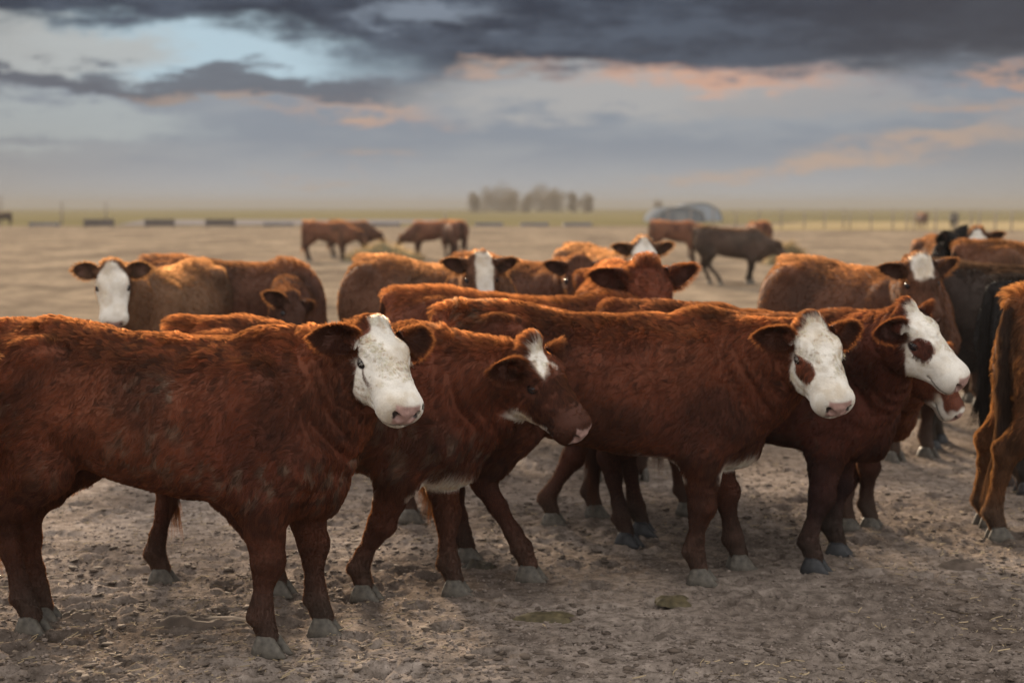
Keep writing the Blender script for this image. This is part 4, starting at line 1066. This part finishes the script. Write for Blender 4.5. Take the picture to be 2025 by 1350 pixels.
make_cow('shaggy golden-brown cow cut by the picture edge, only its hindquarters showing', (3.06, 6.62), 4, 1.0, poll=(3.75,6.6,1.2), face=(0.8,0,-0.6), face_up=(0.6,0,0.8),
         feet=dict(hr=g(1975,1066), hl=(2.33,6.86)), coat=(0.125,0.050,0.020), pattern=plain, hair=110000, res=0.014, head_res=0.012, hair_len=1.5, seed=7, tail=dict(color=(0.06,0.03,0.018), thick=1.5), leg_dark=0.2)
make_cow('red cow cut off by the picture edge, only an ear tip showing', (-2.83, 4.62), 0, 1.0, poll=(-1.955,4.70,1.09), face=(-0.05,-0.6,-0.8), face_up=(0.0,-0.8,0.6), coat=TAN, pattern=plain, hair=20000, res=0.02, head_res=0.01, hair_rad=1.3, seed=8)

# middle of the herd
make_cow('golden calf with a plain white face and dark ears staring at the viewer', (-2.34, 9.62), -98, 1.0, poll=at(222, 529, 8.45), face=(0.12,-0.38,-0.90), face_up=(0.27,-0.90,0.38), coat=GOLD, pattern=white_face, seed=11, ears=(((-0.10,0.95,-0.05),(0.35,0.2,0.85)),)*2, **MIDRES)
make_cow('brown cow with lowered head behind the golden calf', (-2.02, 10.45), -14, 1.02, poll=at(580, 588, 9.55), face=(0.30,-0.50,-0.82), face_up=(0.75,-0.45,0.45), coat=(0.080,0.030,0.016), pattern=plain, seed=12, **MIDRES)
make_cow('tan cow with a wide white blaze beside one brown cheek', (-0.50, 9.45), -43, 1.04, poll=at(952, 512, 8.70), face=(0.10,-0.42,-0.90), face_up=(0.22,-0.90,0.36), coat=TAN, pattern=long_blaze, seed=13, **MIDRES)
make_cow('plain brown-faced cow between the tan blazed cow and the golden white-browed one', (0.10, 10.25), -47, 1.03, poll=at(1147, 518, 9.42), face=(0.03,-0.45,-0.89), face_up=(0.06,-0.90,0.42), coat=(0.080,0.030,0.016), pattern=plain, seed=14, **MIDRES)
make_cow('golden tan cow with a white brow and dark ears, deep in the herd', (0.80, 12.0), -68, 1.05, poll=at(1273, 482, 11.0), face=(0.05,-0.42,-0.90), face_up=(0.06,-0.92,0.38), coat=GOLD, pattern=white_face, seed=15, **MIDRES)
make_cow('brown cow with a short white forehead blaze and pinkish muzzle', (2.24, 9.08), -60, 1.04, poll=at(1822, 518, 8.15), face=(0.12,-0.38,-0.90), face_up=(0.10,-0.92,0.36), coat=(0.092,0.037,0.019), pattern=forehead, seed=16, **MIDRES)
make_cow('dark brown cow standing broadside behind the black rumps', (3.62, 10.35), -3, 1.0, poll=(4.5,10.2,1.15), face=(0.7,-0.2,-0.7), face_up=(0.6,0,0.8), coat=DARK, pattern=plain, seed=17, **MIDRES)
make_cow('nearly black cow showing its rump and hanging tail', (3.40, 9.45), 26, 1.0, poll=(4.3,9.9,1.15), face=(0.7,0.2,-0.7), face_up=(0.6,0,0.8), coat=(0.026,0.016,0.012), pattern=plain, seed=18, hoof_mat='dark_horn', feet=dict(hr=g(1842,888)), tail=dict(color=BLACK), **MIDRES)
make_cow('black cow tucked behind the shaggy golden cow', (3.36, 7.86), 8, 1.0, poll=(4.25,8.0,1.15), face=(0.7,0.2,-0.7), face_up=(0.6,0,0.8), coat=BLACK, pattern=plain, seed=19, hoof_mat='dark_horn', tail=dict(color=BLACK), **MIDRES)
make_cow('golden tan cow broadside, only its back showing over dark ones', (4.32, 11.2), 0, 1.10, poll=(5.2,11.2,1.2), face=(0.8,0,-0.6), face_up=(0.6,0,0.8), coat=TAN, pattern=plain, seed=20, **MIDRES)
make_cow('black cow with upright ears looking away across the lot', (4.42, 12.45), 172, 1.08, poll=at(1873, 470, 12.1), face=(-0.45,0.55,-0.70), face_up=(-0.5,0.35,0.7), coat=BLACK, pattern=plain, seed=21, ears=(((-0.75,0.55,0.25),(0.5,0.6,0.3)),)*2, **MIDRES)
make_cow('brown cow with a white face at the back of the herd beside a black head', (4.32, 14.0), -92, 1.08, poll=at(1932, 462, 12.95), face=(-0.02,-0.42,-0.90), face_up=(-0.18,-0.92,0.38), coat=TAN, pattern=white_face, seed=22, **MIDRES)

# far out on the lot
LOW = dict(face=(0.75,-0.1,-0.65), face_up=(0.65,0,0.75))
def far(label, x, y, yaw, coat, seed, head=(0.95, 0.0, 0.78), fdir=(0.62,0,-0.78), scale=1.0, group='cattle scattered over the far lot', **kw):
    ry = math.radians(yaw); R = np.array([[math.cos(ry),-math.sin(ry),0],[math.sin(ry),math.cos(ry),0],[0,0,1]])
    o = dict(FARRES); o.update(kw)
    make_cow(label, (x, y), yaw, scale, poll=tuple(np.array([x,y,0]) + R @ (np.array(head) * scale)), face=tuple(R @ np.array(fdir)), face_up=tuple(R @ np.array((0.75,0,0.6))), coat=coat, pattern=o.pop('pattern', plain), seed=seed, group=group, **o)
far('brown cow feeding at the hay, broadside', -5.35, 41.5, -8, (0.12,0.045,0.022), 31, head=(0.98,0,0.86))
far('tan cow just showing its back behind the brown feeding cow', -4.95, 44.0, -15, TAN, 32)
far('brown cow bending down to the hay from the other end', -2.45, 43.2, 168, (0.12,0.045,0.022), 33, head=(0.95,0,0.70))
far('brown cow standing rump-on beside the bending one', -1.72, 42.4, 110, (0.095,0.036,0.02), 34)
far('brown cow standing broadside in front of the hoop shelters', 4.85, 42.3, -4, (0.12,0.045,0.022), 35, head=(1.0,0,0.95))
far('dark grey-brown cow striding alone in the middle of the far lot', 4.42, 28.6, -4, (0.060,0.036,0.025), 36, head=(0.93,0,0.85), hair=8000, feet=dict(hr=g(1404,562), hl=g(1425,563), fr=g(1480,562), fl=g(1487,560)))
far('brown cow standing rump-on beyond the dark grey-brown cow', 7.05, 41.0, 98, (0.12,0.042,0.02), 37)
far('brown cow facing the viewer in front of the far fence', 29.6, 103, -85, (0.10,0.045,0.03), 38, head=(0.86,0,1.12), fdir=(0.5,0,-0.85), group='pair of cattle by the far fence')
far('black cow facing the viewer in front of the far fence', 31.6, 102, -100, BLACK, 39, head=(0.86,0,1.12), fdir=(0.5,0,-0.85), group='pair of cattle by the far fence')
far('dark cow by the far post at the edge of the lot', -41.8, 117, 185, (0.05,0.03,0.02), 40)

# hay on the lot
mat_simple('hay', (0.16, 0.135, 0.075), 0.9, 0.35, 6, 0.03, spec=0.1)
def hay(label, loc, rx, ry, h, seed):
    r = np.random.default_rng(seed); t = empty('hay_pile', (loc[0], loc[1], 0)); tag(t, label, 'hay', 'hay piles on the far lot')
    n = 26; u_, v_ = np.meshgrid(np.linspace(-1,1,n), np.linspace(-1,1,n), indexing='ij'); q = np.stack([u_.ravel()*3, v_.ravel()*3, u_.ravel()*0+seed], 1)
    z = h * np.clip(1 - u_.ravel()**2 - v_.ravel()**2, -0.05, 1) ** 1.0 * (0.5 + 1.0 * fbm(q, seed, 3)) - 0.02
    P = np.stack([u_.ravel()*rx, v_.ravel()*ry, z], 1); ii = (np.arange(n-1)[:,None]*n + np.arange(n-1)[None]).ravel()
    link('mound', mesh_np('mound', P, np.stack([ii, ii+n, ii+n+1, ii+1], 1)), t, MAT['hay'])
    m = 1500; a = RNG.integers(0, len(P), m); d = unit(RNG.normal(size=(m,3)) * [1,1,0.5] + [0,0,0.35]); ln = 0.10 + 0.22 * RNG.random(m)
    k = P[a,2] > 0.0; a, d, ln = a[k], d[k], ln[k]
    S = P[a][:,None] + d[:,None] * (ln[:,None] * np.array([0,0.5,1.0]))[:,:,None]; S[:,2,2] -= 0.1 * ln
    s = strands('hay_stalks', S, t, MAT['hair'], np.array([0.005,0.004,0.003])[None], np.array([0.135,0.112,0.062]) * (0.6 + 0.7 * RNG.random((len(a),1)))); s['kind'] = 'stuff'
hay('low heap of greenish hay between the feeding brown cattle', (-3.75, 41.6), 1.25, 0.8, 0.42, 3)
hay('low heap of greenish hay beside the rump-on brown cow', (7.45, 38.6), 0.6, 0.6, 0.55, 4)
# ------------------------------------------------------------------ dusty air
hz = bpy.data.materials.new('dusty_air'); hz.use_nodes = True; hN = hz.node_tree.nodes; hN.clear()
pv = hN.new('ShaderNodeVolumePrincipled'); ho_ = hN.new('ShaderNodeOutputMaterial'); hz.node_tree.links.new(pv.outputs[0], ho_.inputs['Volume'])
pv.inputs['Color'].default_value = (0.225, 0.222, 0.216, 1); pv.inputs['Density'].default_value = 0.0011; pv.inputs['Anisotropy'].default_value = 0.0
hV, hF = box_pts(-1600, 1600, -100, 2500, -1.0, 9.5)
hm = bpy.data.meshes.new('haze'); hm.from_pydata(hV, [], hF); hm.update()
tag(link('haze', hm, None, hz), kind='stuff')
